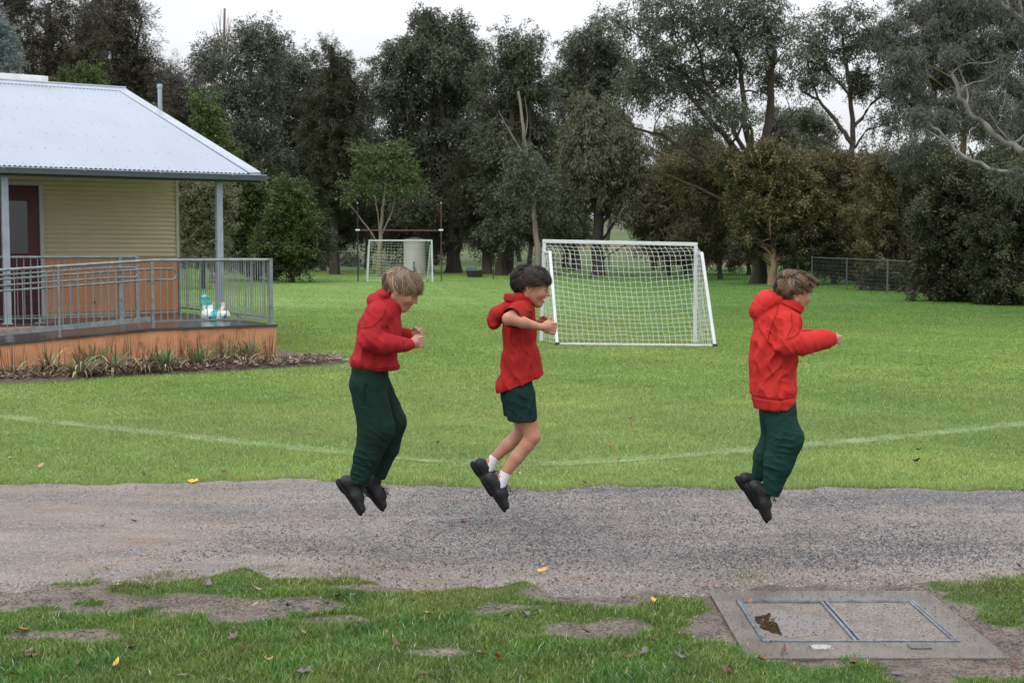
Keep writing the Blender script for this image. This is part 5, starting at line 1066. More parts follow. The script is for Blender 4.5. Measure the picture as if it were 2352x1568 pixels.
# litter over the bed
def litter(n):
    f = rng.uniform(-5.2, .8, n); s = rng.uniform(-1.3, -.05, n); ok = s > (-1.2-.22*np.clip(-f/4, 0, 1)+.5*np.clip(f, 0, 1)**1.5); f, s = f[ok], s[ok]; n = len(f)
    X = BO.x+f*BC-s*BS; Y = BO.y+f*BS+s*BC; a = rng.uniform(0, 6.28, n); L = rng.uniform(.04, .16, n); w = rng.uniform(.006, .016, n)
    d = np.stack([np.cos(a), np.sin(a), rng.uniform(-.1, .5, n)], 1)*L[:, None]; sd = np.stack([-np.sin(a), np.cos(a), rng.uniform(-.5, .5, n)], 1)*w[:, None]; p = np.stack([X, Y, rng.uniform(.04, .09, n)], 1)
    V = np.stack([p, p+d*.5+sd, p+d, p+d*.5-sd], 1).reshape(-1, 3); c = np.array(BRN+[(.05, .035, .025), (.35, .27, .2)])[rng.integers(0, 6, n)]*rng.uniform(.6, 1.2, (n, 1))
    o = mesh_np('leaf_litter', V, np.arange(len(V)).reshape(-1, 4), 4, mstrap, cols=np.repeat(c, 4, 0)); o['kind'] = 'stuff'
litter(6500)
# mulch litter under the right hand bushes
# ------------------------------------------------------------------ bag on the landing
def build_bag():
    s = SDF((-.34, -.2, -.02), (.34, .2, .50), .009)
    s.ell((.0, 0, .08), (.24, .13, .10), 0); s.ell((.16, 0, .10), (.13, .11, .09), .05); s.ell((-.12, 0, .11), (.12, .1, .10), .05)
    s.cone((-.15, 0, .14), (-.17, .0, .38), .085, .095, .06, .5); s.cone((-.05, 0, .14), (-.02, 0, .32), .05, .02, .03, .6); s.cone((.10, 0, .16), (.14, 0, .27), .06, .05, .03, .6)
    V, Q = s.mesh()
    n = snoise(V, 9, 3, 3); V = V+np.stack([snoise(V, 14, 5, 2), snoise(V, 14, 8, 2), snoise(V, 14, 2, 2)], 1)*.012
    V[:, 2] = np.maximum(V[:, 2], .0)
    a = snoise(V, 5.5, 11, 2); b = snoise(V, 8, 14, 2); col = np.where((a > .12)[:, None], np.array([.03, .38, .36]), np.array([.70, .72, .72]))
    col = np.where(((V[:, 2] > .28) & (V[:, 0] < -.05))[:, None], np.array([.03, .36, .36]), col); col = np.where((b > .95)[:, None], np.array([.75, .32, .06]), col); col = np.where((b < -.78)[:, None], np.array([.08, .10, .35]), col)
    o = mesh_np('plastic_bag', V, Q, 4, mat('bag_film', rough=.25, spec=.6, attr=True), cols=col, smooth=True)
    p = B2W(-.40, 1.62, DZ+.0); o.location = p; o.rotation_euler = (0, 0, BA-.5); o.scale = (.85, .85, .9)
    tag(o, 'crumpled teal and white plastic bag lying on the wet landing', 'bag')
build_bag()
# ------------------------------------------------------------------ the three boys (modelled in millimetres, x forward, z up)
PS = .4065*7.15/F_PX
M['skin'] = mat('skin', rough=.5, spec=.4, attr=True, var=None, bump=.04, bscale=200)
M['skin'].node_tree.nodes['Principled BSDF'].inputs['Subsurface Weight'].default_value = .12
M['skin'].node_tree.nodes['Principled BSDF'].inputs['Subsurface Radius'].default_value = (.02, .008, .004)
def cloth(name, c, v, sheen=.25): return mat(name, c, .85, .15, 0, var=v, vscale=22, vdet=6, bump=.35, bscale=420)
M['red1'] = cloth('red_fleece', (.38, .022, .028), (.32, .018, .022)); M['red2'] = cloth('red_polo', (.34, .020, .018), (.29, .016, .014)); M['red3'] = cloth('bright_red_fleece', (.54, .034, .030), (.46, .026, .024))
M['grn1'] = cloth('dark_green_fleece', (.009, .028, .021), (.007, .022, .017), .12); M['grn2'] = cloth('green_shorts', (.009, .030, .026), (.007, .024, .021), .1); M['grn3'] = cloth('bottle_green_pants', (.009, .043, .034), (.007, .034, .027), .12)
M['sock'] = mat('white_sock', (.68, .66, .72), .9, .2, bump=.4, bscale=300)
M['shoe'] = mat('black_leather', (.010, .010, .012), .55, .35, 0, var=(.016, .016, .018), vscale=25, bump=.3, bscale=120)
M['sole'] = mat('black_rubber', (.010, .010, .011), .8, .2, bump=.2, bscale=90)
M['eye'] = mat('eyeball', rough=.15, spec=.6, attr=True)
def place(name, V, Q, mt, root, org, col=None):
    V = np.array(V, float); W = (V-np.array([org[0], 0, org[1]]))*PS
    return mesh_np(name, W, Q, 4, mt, root, smooth=True, cols=col)
def cloth_mesh(s, folds=(), amp=0, st=(1, 1, 1), fr=.012, seed=3, it=1):
    V, Q = s.mesh(); V = relax(V, Q, 2, .5); N = vnormals(V, Q); d = np.zeros(len(V))
    if amp:
        for q, (dv, w_) in enumerate(((st, 1.0), ((st[0]+.5, st[1], st[2]-.3), .6))):
            dv = np.array(dv, float); dv /= np.linalg.norm(dv); W = V-np.outer(V @ dv, dv)*.78
            n = snoise(W*fr*(1+.7*q), 1, seed+q, 2); d += amp*w_*(np.clip(1-np.abs(n)*1.5, 0, 1)**2.2*1.5-.45)
            m_ = snoise(V*.006, 1, seed+3, 1)*.4+.8; d *= m_.clip(.35, 1.2)
    for c, r, dr_, lam, a in folds:
        dr_ = np.array(dr_, float); dr_ /= np.linalg.norm(dr_); q = V-np.array(c, float); w = np.exp(-(q**2).sum(1)/(r*r))
        nz = snoise(V*.008+c[0]*.01, 1, 9, 2); am = (snoise(V*.012+c[2]*.013, 1, 4, 2)*.8+.75).clip(.1, 1.5)
        ph = (q @ dr_)/(lam*1.2)*6.283+2.3*nz; d += a*1.1*w*am*((1-np.abs(np.sin(ph*.5)))**1.8*1.9-.7)
    V = V+N*(d*.72)[:, None]; V = relax(V, Q, it, .35); return V, Q
def hframe(pitch, yaw=0, roll=0):
    m = Matrix.Rotation(yaw, 3, 'Z') @ Matrix.Rotation(pitch, 3, 'Y') @ Matrix.Rotation(roll, 3, 'X')   # pitch>0 looks down
    return np.array(m)
def head(s, C, Rm, sc, mouth):
    P = lambda x, y, z: np.array(C)+Rm @ (np.array([x, y, z], float)*sc)
    E = lambda c, r, k, neg=False: s.ell(P(*c), np.array(r)*sc, k*sc, Rm, neg)
    E((-10, 0, 26), (94, 74, 80), 0); E((26, 0, -12), (62, 60, 74), 22)
    for y in (-1, 1): s.cone(P(0, 50*y, -45), P(56, 14*y, -86), 24*sc, 19*sc, 22*sc)
    E((62, 0, -86), (21, 22, 19), 16); E((52, 0, -55), (34, 34, 30), 18)
    E((72, 0, 14), (22, 42, 15), 14); E((60, 0, 45), (34, 48, 40), 20)
    for y in (-1, 1): E((60, 36*y, -30), (25, 22, 24), 20)
    for y in (-1, 1): E((96, 30*y, -1), (19, 17, 12), 9, True)
    s.cone(P(86, 0, 8), P(103, 0, -24), 8*sc, 9.5*sc, 11*sc); E((104, 0, -27), (11, 10, 8.5), 6)
    for y in (-1, 1): E((94, 10*y, -31), (10, 7.5, 7), 5)
    E((84, 0, -49), (13, 21, 7), 7); E((81, 0, -66), (13, 18, 7.5), 7)
    if mouth == 'open': E((97, 0, -57), (22, 23, 6.5), 4, True); E((80, 24, -54), (13, 8, 4), 3, True); E((80, -24, -54), (13, 8, 4), 3, True)
    else: E((99, 0, -57.5), (18, 24, 3.4), 3, True); E((82, -23, -55), (12, 8, 3), 3, True); E((82, 23, -55), (12, 8, 3), 3, True)
    for y in (-1, 1):
        E((-4, 73*y, -12), (17, 9, 29), 5); E((-8, 78*y, -2), (20, 7, 20), 4); E((1, 84*y, -10), (8, 6, 15), 4, True); E((2, 70*y, -36), (9, 6, 9), 4)
    return P
def head_cols(V, P, C, Rm, sc, base, mouth):
    L = (V-np.array(C)) @ Rm/sc; col = np.tile(np.array(base), (len(V), 1)); x, y, z = L.T
    def blend(m, c): nonlocal col; col = col*(1-m[:, None])+np.array(c)*m[:, None]
    near_h = (np.abs(x) < 140) & (np.abs(z) < 140) & (np.abs(y) < 100)
    g = lambda cx, cy, cz, rx, ry, rz: np.exp(-(((x-cx)/rx)**2+((np.abs(y)-cy)/ry)**2+((z-cz)/rz)**2))*near_h
    blend(.45*g(70, 40, -34, 22, 20, 20), (base[0]*1.05, base[1]*.62, base[2]*.6)); blend(.35*g(-4, 78, -10, 20, 14, 28), (base[0]*1.0, base[1]*.55, base[2]*.5))
    blend(.3*g(108, 0, -28, 12, 12, 10), (base[0], base[1]*.65, base[2]*.65))
    lip = near_h & (x > 70) & (np.abs(y) < 23) & (z < -43) & (z > -74); blend(np.where(lip & (np.abs(z+58) < 13), .55, 0.), (.42, .13, .11))
    inn = near_h & (x > 66) & (x < 91) & (np.abs(y) < 29) & (np.abs(z+57) < (6.5 if mouth == 'open' else 3.2)); blend(np.where(inn, .9, 0.), (.07, .015, .015))
    te = near_h & (x > 60) & (x < 93) & (np.abs(y) < 24) & (z < -50.5) & (z > (-58 if mouth == 'open' else -57.5)); blend(np.where(te & inn, .95, 0.), (.72, .68, .60))
    brow = near_h & (x > 60) & (np.abs(np.abs(y)-30) < 20) & (np.abs(z-15-.0*(y)) < 4.5); return col, brow
def eyes(root, org, P, C, Rm, sc, iris=(.09, .05, .03), hair=(.05, .035, .025)):
    for y in (-1, 1):
        s = SDF(np.array(P(74, 30*y, -3))-22, np.array(P(74, 30*y, -3))+22, 2.0); s.ell(P(74, 30*y, -3), np.array([13, 13, 12])*sc, 0, Rm); V, Q = s.mesh(); L = (V-np.array(C)) @ Rm/sc
        d = np.sqrt((L[:, 1]-30*y)**2+(L[:, 2]+6)**2); col = np.where((d < 5.5)[:, None], np.array(iris), np.array([.34, .29, .27])); col = np.where(((d < 2.4) & (L[:, 0] > 74))[:, None], np.array([.01, .01, .01]), col)
        col = np.where(((L[:, 2] > -1.5) | (L[:, 2] < -6.5))[:, None], np.array([.36, .20, .15]), col)
        place('eye', V, Q, M['eye'], root, org, col)
        m = MB(); m.tube([np.array([(p-np.array([org[0], 0, org[1]]))*PS for p in [P(82, y*18, -3), P(88, y*26, -1), P(87, y*34, -1.5), P(81, y*43, -5)]][i]) for i in range(4)], .0018, 5); m.build('eyelash', mat('lash', hair, .8), root)
        m = MB(); m.tube([(np.array(p)-np.array([org[0], 0, org[1]]))*PS for p in [P(90, y*13, 13), P(91, y*24, 18), P(86, y*36, 18), P(76, y*46, 13)]], [.0022, .0034, .003, .001], 5); m.build('eyebrow', mat('brow_hair', hair, .8), root)
def hair(root, org, P, C, Rm, sc, cols, n, length, fringe, side, back, puff, seed, spiky=0, radj=1.0, tip=1.3):
    rng = np.random.default_rng(seed); V, Pq, Cc = [], [], []; b = 0
    ctr = np.array([-8., 0, 24.]); rad = np.array([97, 79, 84])*radj; nl = 170; per = n//nl; seg = 6
    def endel(az):
        t = abs(az); return float(np.interp(t, [0, .6, 1.15, 1.5, 1.65, 1.9, 2.2, 3.15], [fringe, fringe+.02, side, side-.10, side+.12, side-.15, back*.85, back]))
    for k in range(nl):
        az = rng.uniform(-math.pi, math.pi); e_ = endel(az); el0 = math.asin(rng.uniform(max(-.9, math.sin(e_+.15)), 1)); L = length*rng.uniform(.55, 1.15)
        el1 = max(el0-L, e_+rng.uniform(-.10, .14)); sweep = -math.copysign(1, az)*(.55 if abs(az) < 2.2 else .2)*(el0-el1)*rng.uniform(.2, 1.3)+rng.normal(0, .16)
        az1 = az+sweep; lift = puff*rng.uniform(.2, 1.3); cl = rng.random(); sp = rng.uniform(.4, 1.3); flick = rng.normal(0, .035)+.02
        for i in range(per):
            ja, je = rng.normal(0, .16), rng.normal(0, .13); a0, e0 = az+ja/max(.35, math.cos(el0)), min(1.45, el0+je); kk = rng.uniform(.15, .45); a1, e1 = az1+ja*kk, el1+je*kk+rng.normal(0, .03)
            w = rng.uniform(2.4, 4.4); c = (np.array(cols[0])*(1-cl)+np.array(cols[1])*cl)*rng.uniform(.6, 1.4); h_ = rng.uniform(.6, 1.1); pts = []; fly = rng.uniform(.05, .16) if rng.random() < .02 else 0
            for j in range(seg+1):
                t = j/seg; el = e0+(e1-e0)*t; a_ = a0+(a1-a0)*t**1.3; d = np.array([math.cos(el)*math.cos(a_), math.cos(el)*math.sin(a_), math.sin(el)])
                up_ = 1+.012+fly*t*t+lift*math.sin(min(1, t*1.15)*math.pi*.8)*.085*h_+flick*t*t+spiky*t*t*sp*max(0, .35+math.sin(e0))*h_*.55
                q = ctr+d*rad*up_
                if spiky: q = q+np.array([.75, 0, .45])*spiky*t*t*70*sp*max(0, d[0]*.6+.35)
                pts.append(q)
            pts = np.array(pts); tg = np.gradient(pts, axis=0); nr = pts-ctr; sdv = np.cross(tg, nr); sdv /= np.linalg.norm(sdv, axis=1)[:, None]+1e-9; sdv = sdv+rng.normal(0, .25, 3)
            tt = np.linspace(0, 1, seg+1)[:, None]; ww = w*(1-tt**2*.9)/2
            VV = np.empty((2*(seg+1), 3)); VV[0::2] = pts-sdv*ww; VV[1::2] = pts+sdv*ww; V.append(VV)
            for j in range(seg): Pq.append((b+2*j, b+2*j+1, b+2*j+3, b+2*j+2))
            b += 2*(seg+1); Cc.append(np.repeat(c[None]*np.linspace(.7, tip, seg+1)[:, None], 2, 0))
    V = np.concatenate(V); Cc = np.concatenate(Cc)
    # scalp under the strands
    s = SDF(np.array(C)-150, np.array(C)+150, 4); s.ell(P(*ctr), rad*np.array([1., .93, .99])*sc, 0, Rm); 
    fw = Rm @ np.array([1., 0, 0]); up = Rm @ np.array([0, 0, 1.]); n_ = fw*.80-up*.60; s.clip(n_, n_ @ np.array(P(40, 0, 30)), 8); s.clip(-up, -up @ np.array(P(0, 0, -40)), 8)
    n2 = fw*.5-up*.86; s.clip(n2, n2 @ np.array(P(0, 0, -4)), 8); SV, SQ = s.mesh(); o_ = (SV-np.array(C)) @ Rm/sc
    W = np.array([P(*v) for v in V]); al = np.concatenate([W, SV]); q = np.concatenate([np.array(Pq), SQ+len(W)]); cc = np.concatenate([Cc, np.tile(np.array(cols[0])*.6, (len(SV), 1))])
    mh = mat('hair', rough=.5, spec=.25, attr=True); return place('hair', al, q, mh, root, org, cc)
def fist(s, wr, hd, a, sd, sc=1.0, k=5):
    f = np.array(hd, float)-np.array(wr, float); f /= np.linalg.norm(f); a = np.array(a, float); a -= f*(a@f); a /= np.linalg.norm(a); y = np.array(sd, float); y -= f*(y@f)+a*(y@a); y /= np.linalg.norm(y)
    c = np.array(hd, float); H = lambda p, q, r: c+(f*p+a*q+y*r)*sc
    s.cone(H(-30, 0, 0), H(-5, 4, 0), 20*sc, 24*sc, 14*sc); Rm = np.stack([f, a, y], 1); s.ell(H(0, 0, 0), np.array([32, 35, 17])*sc, 12*sc, Rm)
    for i, ln in enumerate([.95, 1.06, 1.0, .8]):
        q = (1.5-i)*16.5; s.path([H(18, q, -4), H(30+12*ln, q*1.05, 2), H(36+10*ln, q*1.02, 22), H(16, q*.96, 27)], [10*sc, 9.8*sc, 9.2*sc, 8*sc], 4*sc)
    s.path([H(-16, 24, 6), H(8, 36, 16), H(26, 30, 28), H(36, 16, 36)], [12*sc, 10.5*sc, 9.5*sc, 8*sc], 5*sc)
def shoe(root, org, H, T, A, y, nm_lace=True):
    H, T, A = np.array([H[0], y, H[1]], float), np.array([T[0], y, T[1]], float), np.array([A[0], y, A[1]], float)
    f = (T-H)/np.linalg.norm(T-H); u = (A-H)-f*((A-H)@f); u /= np.linalg.norm(u); lo = np.minimum(np.minimum(H, T), A)-75; hi = np.maximum(np.maximum(H, T), A)+75
    s = SDF(lo, hi, 3.5); L = np.linalg.norm(T-H)
    s.cone(H+f*40+u*46, H+f*(L*.58)+u*44, 35, 33, 0, .95); s.cone(H+f*(L*.55)+u*42, T-f*34+u*29, 34, 26, 18, 1.2); s.cone(H+f*42+u*46, A+u*6, 35, 36, 14, .95); s.cone(H+f*(L*.42)+u*62, H+f*(L*.62)+u*58, 34, 30, 16, .8)
    s.cone(A+u*30, A+u*60, 31, 31, 4, .85, True); s.clip(-u, -(u@(H+u*14)), 4)
    V, Q = s.mesh(); V = relax(V, Q, 1); up = place('shoe', V, Q, M['shoe'], root, org)
    s = SDF(lo, hi, 3.5); s.cone(H+f*38+u*12, T-f*36+u*12, 39, 36, 0, 1.08, False, (u, .36)); s.clip(u, u@(H+u*25), 3); s.cone(H+f*40+u*2, H+f*60+u*2, 40, 38, 4, 1.0, False, (u, .3))
    V, Q = s.mesh(); place('sole', V, Q, M['sole'], up, org)
    o3 = np.array([org[0], 0, org[1]]); m = MB()
    for i in range(5):
        p = H+f*(L*(.42+.075*i))+u*(88-5.5*i); m.tube([(p+np.array([0, -20, 0])-u*6-o3)*PS, (p+u*(4-i)-o3)*PS, (p+np.array([0, 20, 0])-u*6-o3)*PS], .0022, 5)
    p = H+f*(L*.45)+u*93; d = np.array([1., 0, -.8])
    for sg in (-1, 1):
        m.tube([(q-o3)*PS for q in [p, p+np.array([22, -12*sg-8, -4]), p+np.array([38, -16*sg-8, -22-10*sg]), p+np.array([28, -8*sg-8, -36]), p+np.array([8, -4, -10])]], .0017, 5)
        m.tube([(q-o3)*PS for q in [p, p+np.array([26, -10, -14-6*sg]), p+np.array([44+8*sg, -18, -48])]], .0017, 5)
    m.build('laces', M['black'], up, smooth=True); return up
def base_body(s, pel, che, nb, hc, arms, legs, r=1.0):
    s.cone((pel[0], 0, pel[1]), (che[0], 0, che[1]), 66*r, 78*r, 0, 1.2); s.cone((che[0], 0, che[1]), (nb[0], 0, nb[1]), 78*r, 40, 30, 1.3); s.cone((nb[0], 0, nb[1]-10), hc, 43, 41, 18)
    for a in arms: s.path(a[0], a[1], 14)
    for l in legs: s.path(l[0], l[1], 14)
def person(label, px0, rootx, feetz):
    org = (rootx, feetz); p = at(px0[0]+rootx*.4065, px0[1]-feetz*.4065, 7.15)
    r = thing('person', label, 'person', p); return r, org
SKL = (.44, .22, .155)
def seam(par, V, pts, org, mt, r=1.6):
    near = V[V[:, 1] < 0]; out = []
    for i in range(len(pts)-1):
        for t in np.linspace(0, 1, 9)[:-1] if i < len(pts)-2 else np.linspace(0, 1, 9):
            q = np.array(pts[i])*(1-t)+np.array(pts[i+1])*t; d = np.hypot(near[:, 0]-q[0], near[:, 2]-q[1]); k = near[d < 9]
            if len(k): out.append((np.array([q[0], k[:, 1].min()-.2, q[1]])-np.array([org[0], 0, org[1]]))*PS)
    if len(out) > 2: m = MB(); m.tube(out, r*PS, 5); m.build('seam', mt, par, smooth=True)
M['seam'] = mat('dark_red_seam', (.20, .008, .010), .9, .1)
# ===== first boy: blond, leaning forward
r, o = person('blond boy in a red hoodie and long dark green trousers leaning forward in mid jump', (753.4, 575.75), 240, -1490)
C, Rm, sc = (424, 0, -200), hframe(R(28), R(-6)), 1.06
s = SDF((20, -290, -1500), (600, 290, -60), 3.6)
aR = ([(300, -120, -345), (262, -185, -485), (470, -105, -508)], [44, 33, 24]); aL = ([(315, 120, -345), (300, 190, -480), (462, 95, -468)], [44, 33, 24])
base_body(s, (242, -720), (300, -430), (345, -310), (395, 0, -245), [aR, aL], [([(238,-60,-760),(310,-70,-1000),(188,-70,-1290)], [66, 42, 26]), ([(255,60,-760),(362,66,-975),(325,66,-1130),(275,66,-1300)], [66, 42, 34, 24])])
P = head(s, C, Rm, sc, 'smile'); fist(s, (470, -105, -508), (512, -92, -500), (.2, 0, 1), (0, 1, 0), .92); fist(s, (462, 95, -468), (500, 80, -462), (.1, 0, 1), (0, -1, 0), .92)
V, Q = s.mesh(); V = relax(V, Q, 1); col, br = head_cols(V, P, C, Rm, sc, SKL, 'smile'); place('body', V, Q, M['skin'], r, o, col)
eyes(r, o, P, C, Rm, sc, (.07, .09, .11), (.16, .11, .07))
hair(r, o, P, C, Rm, sc, [(.12, .085, .055), (.27, .195, .13)], 7800, 1.0, R(0), R(-16), R(-56), 1.3, 4, spiky=.12, radj=1.01, tip=1.5)
s = SDF((90, -290, -700), (560, 290, -150), 4)
s.cone((272, 0, -600), (300, 0, -430), 124, 120, 0, 1.12); s.ell((225, 0, -612), (98, 130, 60), 30); s.cone((300, 0, -430), (322, 0, -345), 118, 98, 30, 1.28); s.ell((318, 0, -640), (96, 118, 50), 30)
for y in (-1, 1): s.ell((306, 108*y, -345), (70, 60, 62), 30)
s.path([(296, -115, -345), (258, -180, -478), (330, -165, -500), (452, -112, -510)], [72, 62, 58, 40], 18); s.cone((448, -112, -510), (478, -104, -508), 40, 33, 6)
s.path([(316, 115, -345), (300, 180, -470), (440, 105, -470)], [72, 60, 40], 18); s.cone((440, 105, -470), (462, 96, -468), 40, 34, 6)
s.cone((330, 0, -330), (385, 0, -285), 78, 62, 16, 1.05); s.ell((290, 0, -268), (60, 88, 46), 18); s.ell((325, 0, -235), (44, 80, 34), 14)
s.cone((375, 0, -290), (410, 0, -215), 40, 48, 4, 1.0, True)
s.clip((-.0, 0, -1), 660, 12)
F = [((262, -190, -480), 75, (1, .2, .9), 34, 7), ((340, -180, -440), 60, (.5, 0, 1), 30, 6), ((420, -120, -505), 55, (1, 0, .1), 26, 5), ((300, -140, -560), 110, (.75, 0, -.5), 60, 7), ((230, -100, -580), 140, (1, 0, .35), 50, 9), ((250, -150, -400), 100, (1, 0, .35), 48, 8), ((370, -60, -600), 80, (1, 0, -.2), 50, 6), ((340, -130, -380), 70, (.9, 0, .5), 34, 6)]
V, Q = cloth_mesh(s, F, 5.95, (.35, .1, 1), .0075, 3, 3); ho = place('hoodie', V, Q, M['red1'], r, o); seam(ho, V, [(352, -300), (338, -350), (285, -400), (225, -410)], o, M['seam']); seam(ho, V, [(452, -545), (446, -480)], o, M['seam']); seam(ho, V, [(140, -632), (270, -642), (400, -636)], o, M['seam'])
s = SDF((100, -200, -1330), (480, 200, -640), 4)
s.cone((242, 0, -665), (240, 0, -740), 102, 104, 0, 1.3); s.ell((215, 0, -745), (86, 125, 75), 30)
s.path([(240, -62, -760), (284, -76, -985), (232, -80, -1140), (188, -74, -1282)], [100, 104, 72, 54], 22, .85)
s.path([(262, 60, -760), (366, 70, -965), (338, 70, -1120), (282, 68, -1285)], [98, 76, 58, 40], 22, .9)
s.clip((0, 0, -1), 1300, 8)
F = [((240, -140, -1010), 80, (.3, 0, 1), 36, 8), ((330, -140, -1020), 70, (.5, 0, 1), 34, 7), ((200, -140, -1130), 70, (.35, 0, 1), 34, 8), ((175, -130, -1225), 60, (.2, 0, 1), 30, 7), ((240, -140, -1180), 60, (.8, 0, .6), 34, 6), ((280, -140, -800), 120, (1, 0, .2), 70, 6), ((390, 0, -900), 90, (1, 0, .4), 44, 6), ((215, -100, -870), 60, (.6, 0, 1), 40, 5)]
V, Q = cloth_mesh(s, [(a, b, c, d, e*.65) for a, b, c, d, e in F], 5.1, (.25, .1, 1), .0075, 5, 3)
k = np.exp(-((V[:, 0]-232-.08*(V[:, 2]+800))/7)**2)*((V[:, 2] > -855) & (V[:, 2] < -725))*(V[:, 1] < 0); V[:, 1] += k*10
tr_ = place('trousers', V, Q, M['grn1'], r, o)
shoe(r, o, (52, -1278), (190, -1488), (178, -1285), -72); shoe(r, o, (172, -1330), (302, -1492), (262, -1300), 66)
# ===== second boy: dark hair, polo and shorts
r, o = person('dark haired boy in a red shirt and green shorts with bare knees in mid jump', (1059.6, 575.75), 240, -1470)
C, Rm, sc = (394, 0, -186), hframe(R(12), R(-4)), 1.03
SK2 = (.43, .205, .14)
s = SDF((0, -290, -1480), (600, 290, -50), 3.6)
aR = ([(335, -112, -318), (268, -212, -360), (350, -205, -380), (432, -190, -403)], [40, 33, 30, 20]); aL = ([(345, 112, -318), (278, 205, -350), (350, 205, -372), (420, 190, -396)], [40, 33, 30, 20])
base_body(s, (315, -790), (330, -420), (340, -300), (372, 0, -235), [aR, aL],
          [([(318, -58, -820), (376, -60, -940), (403, -62, -1032), (372, -62, -1080), (315, -62, -1150), (226, -62, -1272)], [58, 55, 45, 40, 38, 25]), ([(305, 58, -820), (340, 60, -930), (352, 60, -1012), (318, 60, -1050), (262, 60, -1100), (162, 60, -1196)], [56, 53, 43, 38, 37, 25])])
s.ell((412, -62, -1030), (32, 34, 36), 12); s.cone((226,-62,-1272), (190,-62,-1320), 26, 26, 8); s.cone((162,60,-1196), (125,60,-1240), 26, 26, 8)
P = head(s, C, Rm, sc, 'open'); fist(s, (432, -190, -403), (484, -180, -410), (.1, 0, 1), (0, 1, 0), 1.0); fist(s, (420, 190, -396), (470, 176, -400), (.1, 0, 1), (0, -1, 0), .95)
V, Q = s.mesh(); V = relax(V, Q, 1); col, br = head_cols(V, P, C, Rm, sc, SK2, 'open')
kn = np.exp(-(((V[:, 0]-420)/40)**2+((V[:, 2]+1035)/35)**2))*.3; col = col*(1-kn[:, None])+np.array([.50, .20, .15])*kn[:, None]; place('body', V, Q, M['skin'], r, o, col)
eyes(r, o, P, C, Rm, sc, (.04, .025, .015), (.02, .014, .012))
hair(r, o, P, C, Rm, sc, [(.012, .009, .008), (.040, .028, .024)], 7800, .8, R(9), R(-5), R(-60), 1.5, 8, spiky=.05, radj=1.04, tip=1.6)
s = SDF((120, -290, -840), (520, 290, -210), 4)
s.path([(332, 0, -335), (328, 0, -440), (334, 0, -600), (330, 0, -800)], [88, 92, 100, 122], 30, 1.22); s.cone((400, 0, -560), (425, 0, -700), 40, 46, 30, 2.0); s.ell((240, 0, -760), (48, 110, 80), 20)
for y in (-1, 1): s.ell((338, 100*y, -325), (58, 55, 48), 26)
s.cone((334, -110, -322), (298, -176, -352), 58, 66, 18); s.cone((338, 110, -322), (300, 172, -350), 58, 64, 18)
s.cone((300, -168, -350), (270, -225, -365), 55, 60, 5, 1, True); s.cone((300, 168, -350), (275, 225, -362), 55, 60, 5, 1, True)
s.path([(262, 0, -300), (205, 0, -345), (186, 0, -378)], [34, 44, 42], 16, 1.7); s.ell((188, 0, -405), (34, 76, 26), 10)
s.cone((330, 0, -300), (350, 0, -262), 72, 62, 14, 1.1)
s.cone((352, 0, -285), (378, 0, -215), 42, 52, 4, 1, True)
s.clip((.370, 0, -.929), 812, 8); s.cone((322, 0, -860), (322, 0, -735), 100, 84, 8, 1.22, True)
F = [((290, -150, -560), 230, (1, 0, .30), 66, 12), ((330, -150, -700), 150, (1, 0, .5), 64, 8), ((420, -60, -520), 100, (1, 0, .1), 40, 7), ((300, -150, -430), 80, (1, 0, .9), 44, 6), ((360, -120, -340), 60, (.5, 0, 1), 30, 5), ((190, 0, -380), 60, (.3, 0, 1), 34, 5), ((240, -80, -650), 120, (1, 0, .3), 46, 6)]
V, Q = cloth_mesh(s, F, 5.1, (.28, .1, 1), .0075, 6, 3); sh = place('shirt', V, Q, M['red2'], r, o); seam(sh, V, [(392, -300), (400, -350), (385, -400), (350, -430)], o, M['seam'])
s = SDF((200, -150, -330), (460, 150, -200), 3.2); a, b = np.array((328., 0, -268.)), np.array((336., 0, -240.))
s.cone((326, 0, -262), (340, 0, -246), 88, 86, 0, .88); s.clip((.13, 0, .99), .13*330-.99*240+4, 5); s.clip((-.16, 0, -.99), -.16*330+.99*280, 5); s.cone((330, 0, -300), (352, 0, -200), 70, 72, 4, .84, True)
V, Q = s.mesh(); place('collar', relax(V, Q, 1), Q, M['red2'], sh, o)
s = SDF((180, -180, -980), (480, 180, -690), 4)
s.cone((315, 0, -745), (318, 0, -800), 90, 96, 0, 1.25); s.cone((332, -62, -800), (346, -64, -940), 88, 86, 22, .88); s.cone((305, 60, -790), (312, 62, -915), 84, 74, 22, .88)
s.cone((350, -64, -900), (352, -64, -1000), 74, 80, 4, .8, True); s.cone((314, 62, -880), (316, 62, -1000), 62, 66, 4, .8, True); s.clip((.0, .10, -1), 934, 6)
F = [((300, -140, -820), 100, (.5, 0, 1), 44, 5), ((380, -120, -860), 70, (1, 0, .2), 40, 6), ((330, -140, -900), 90, (1, 0, .1), 60, 5)]
V, Q = cloth_mesh(s, F, 2.2, (.5, .1, 1), .012, 8, 2); place('shorts', V, Q, M['grn2'], r, o)
for a, b, y in (((250, -1240), (215, -1318), -62), ((185, -1172), (150, -1240), 60)):
    s = SDF((100, y-60, -1370), (300, y+60, -1130), 3.2); s.cone((a[0], y, a[1]), (b[0], y, b[1]), 30.5, 33, 0); dv = np.array([a[0]-b[0], a[1]-b[1]], float); dv /= np.linalg.norm(dv); s.clip((dv[0], 0, dv[1]), dv@np.array(a)+8, 4)
    V, Q = cloth_mesh(s, [((a[0], y, a[1]), 60, (dv[0], 0, dv[1]), 17, 1.4)]); place('sock', V, Q, M['sock'], r, o)
shoe(r, o, (106, -1266), (242, -1470), (205, -1300), -62); shoe(r, o, (46, -1198), (165, -1404), (140, -1230), 60)
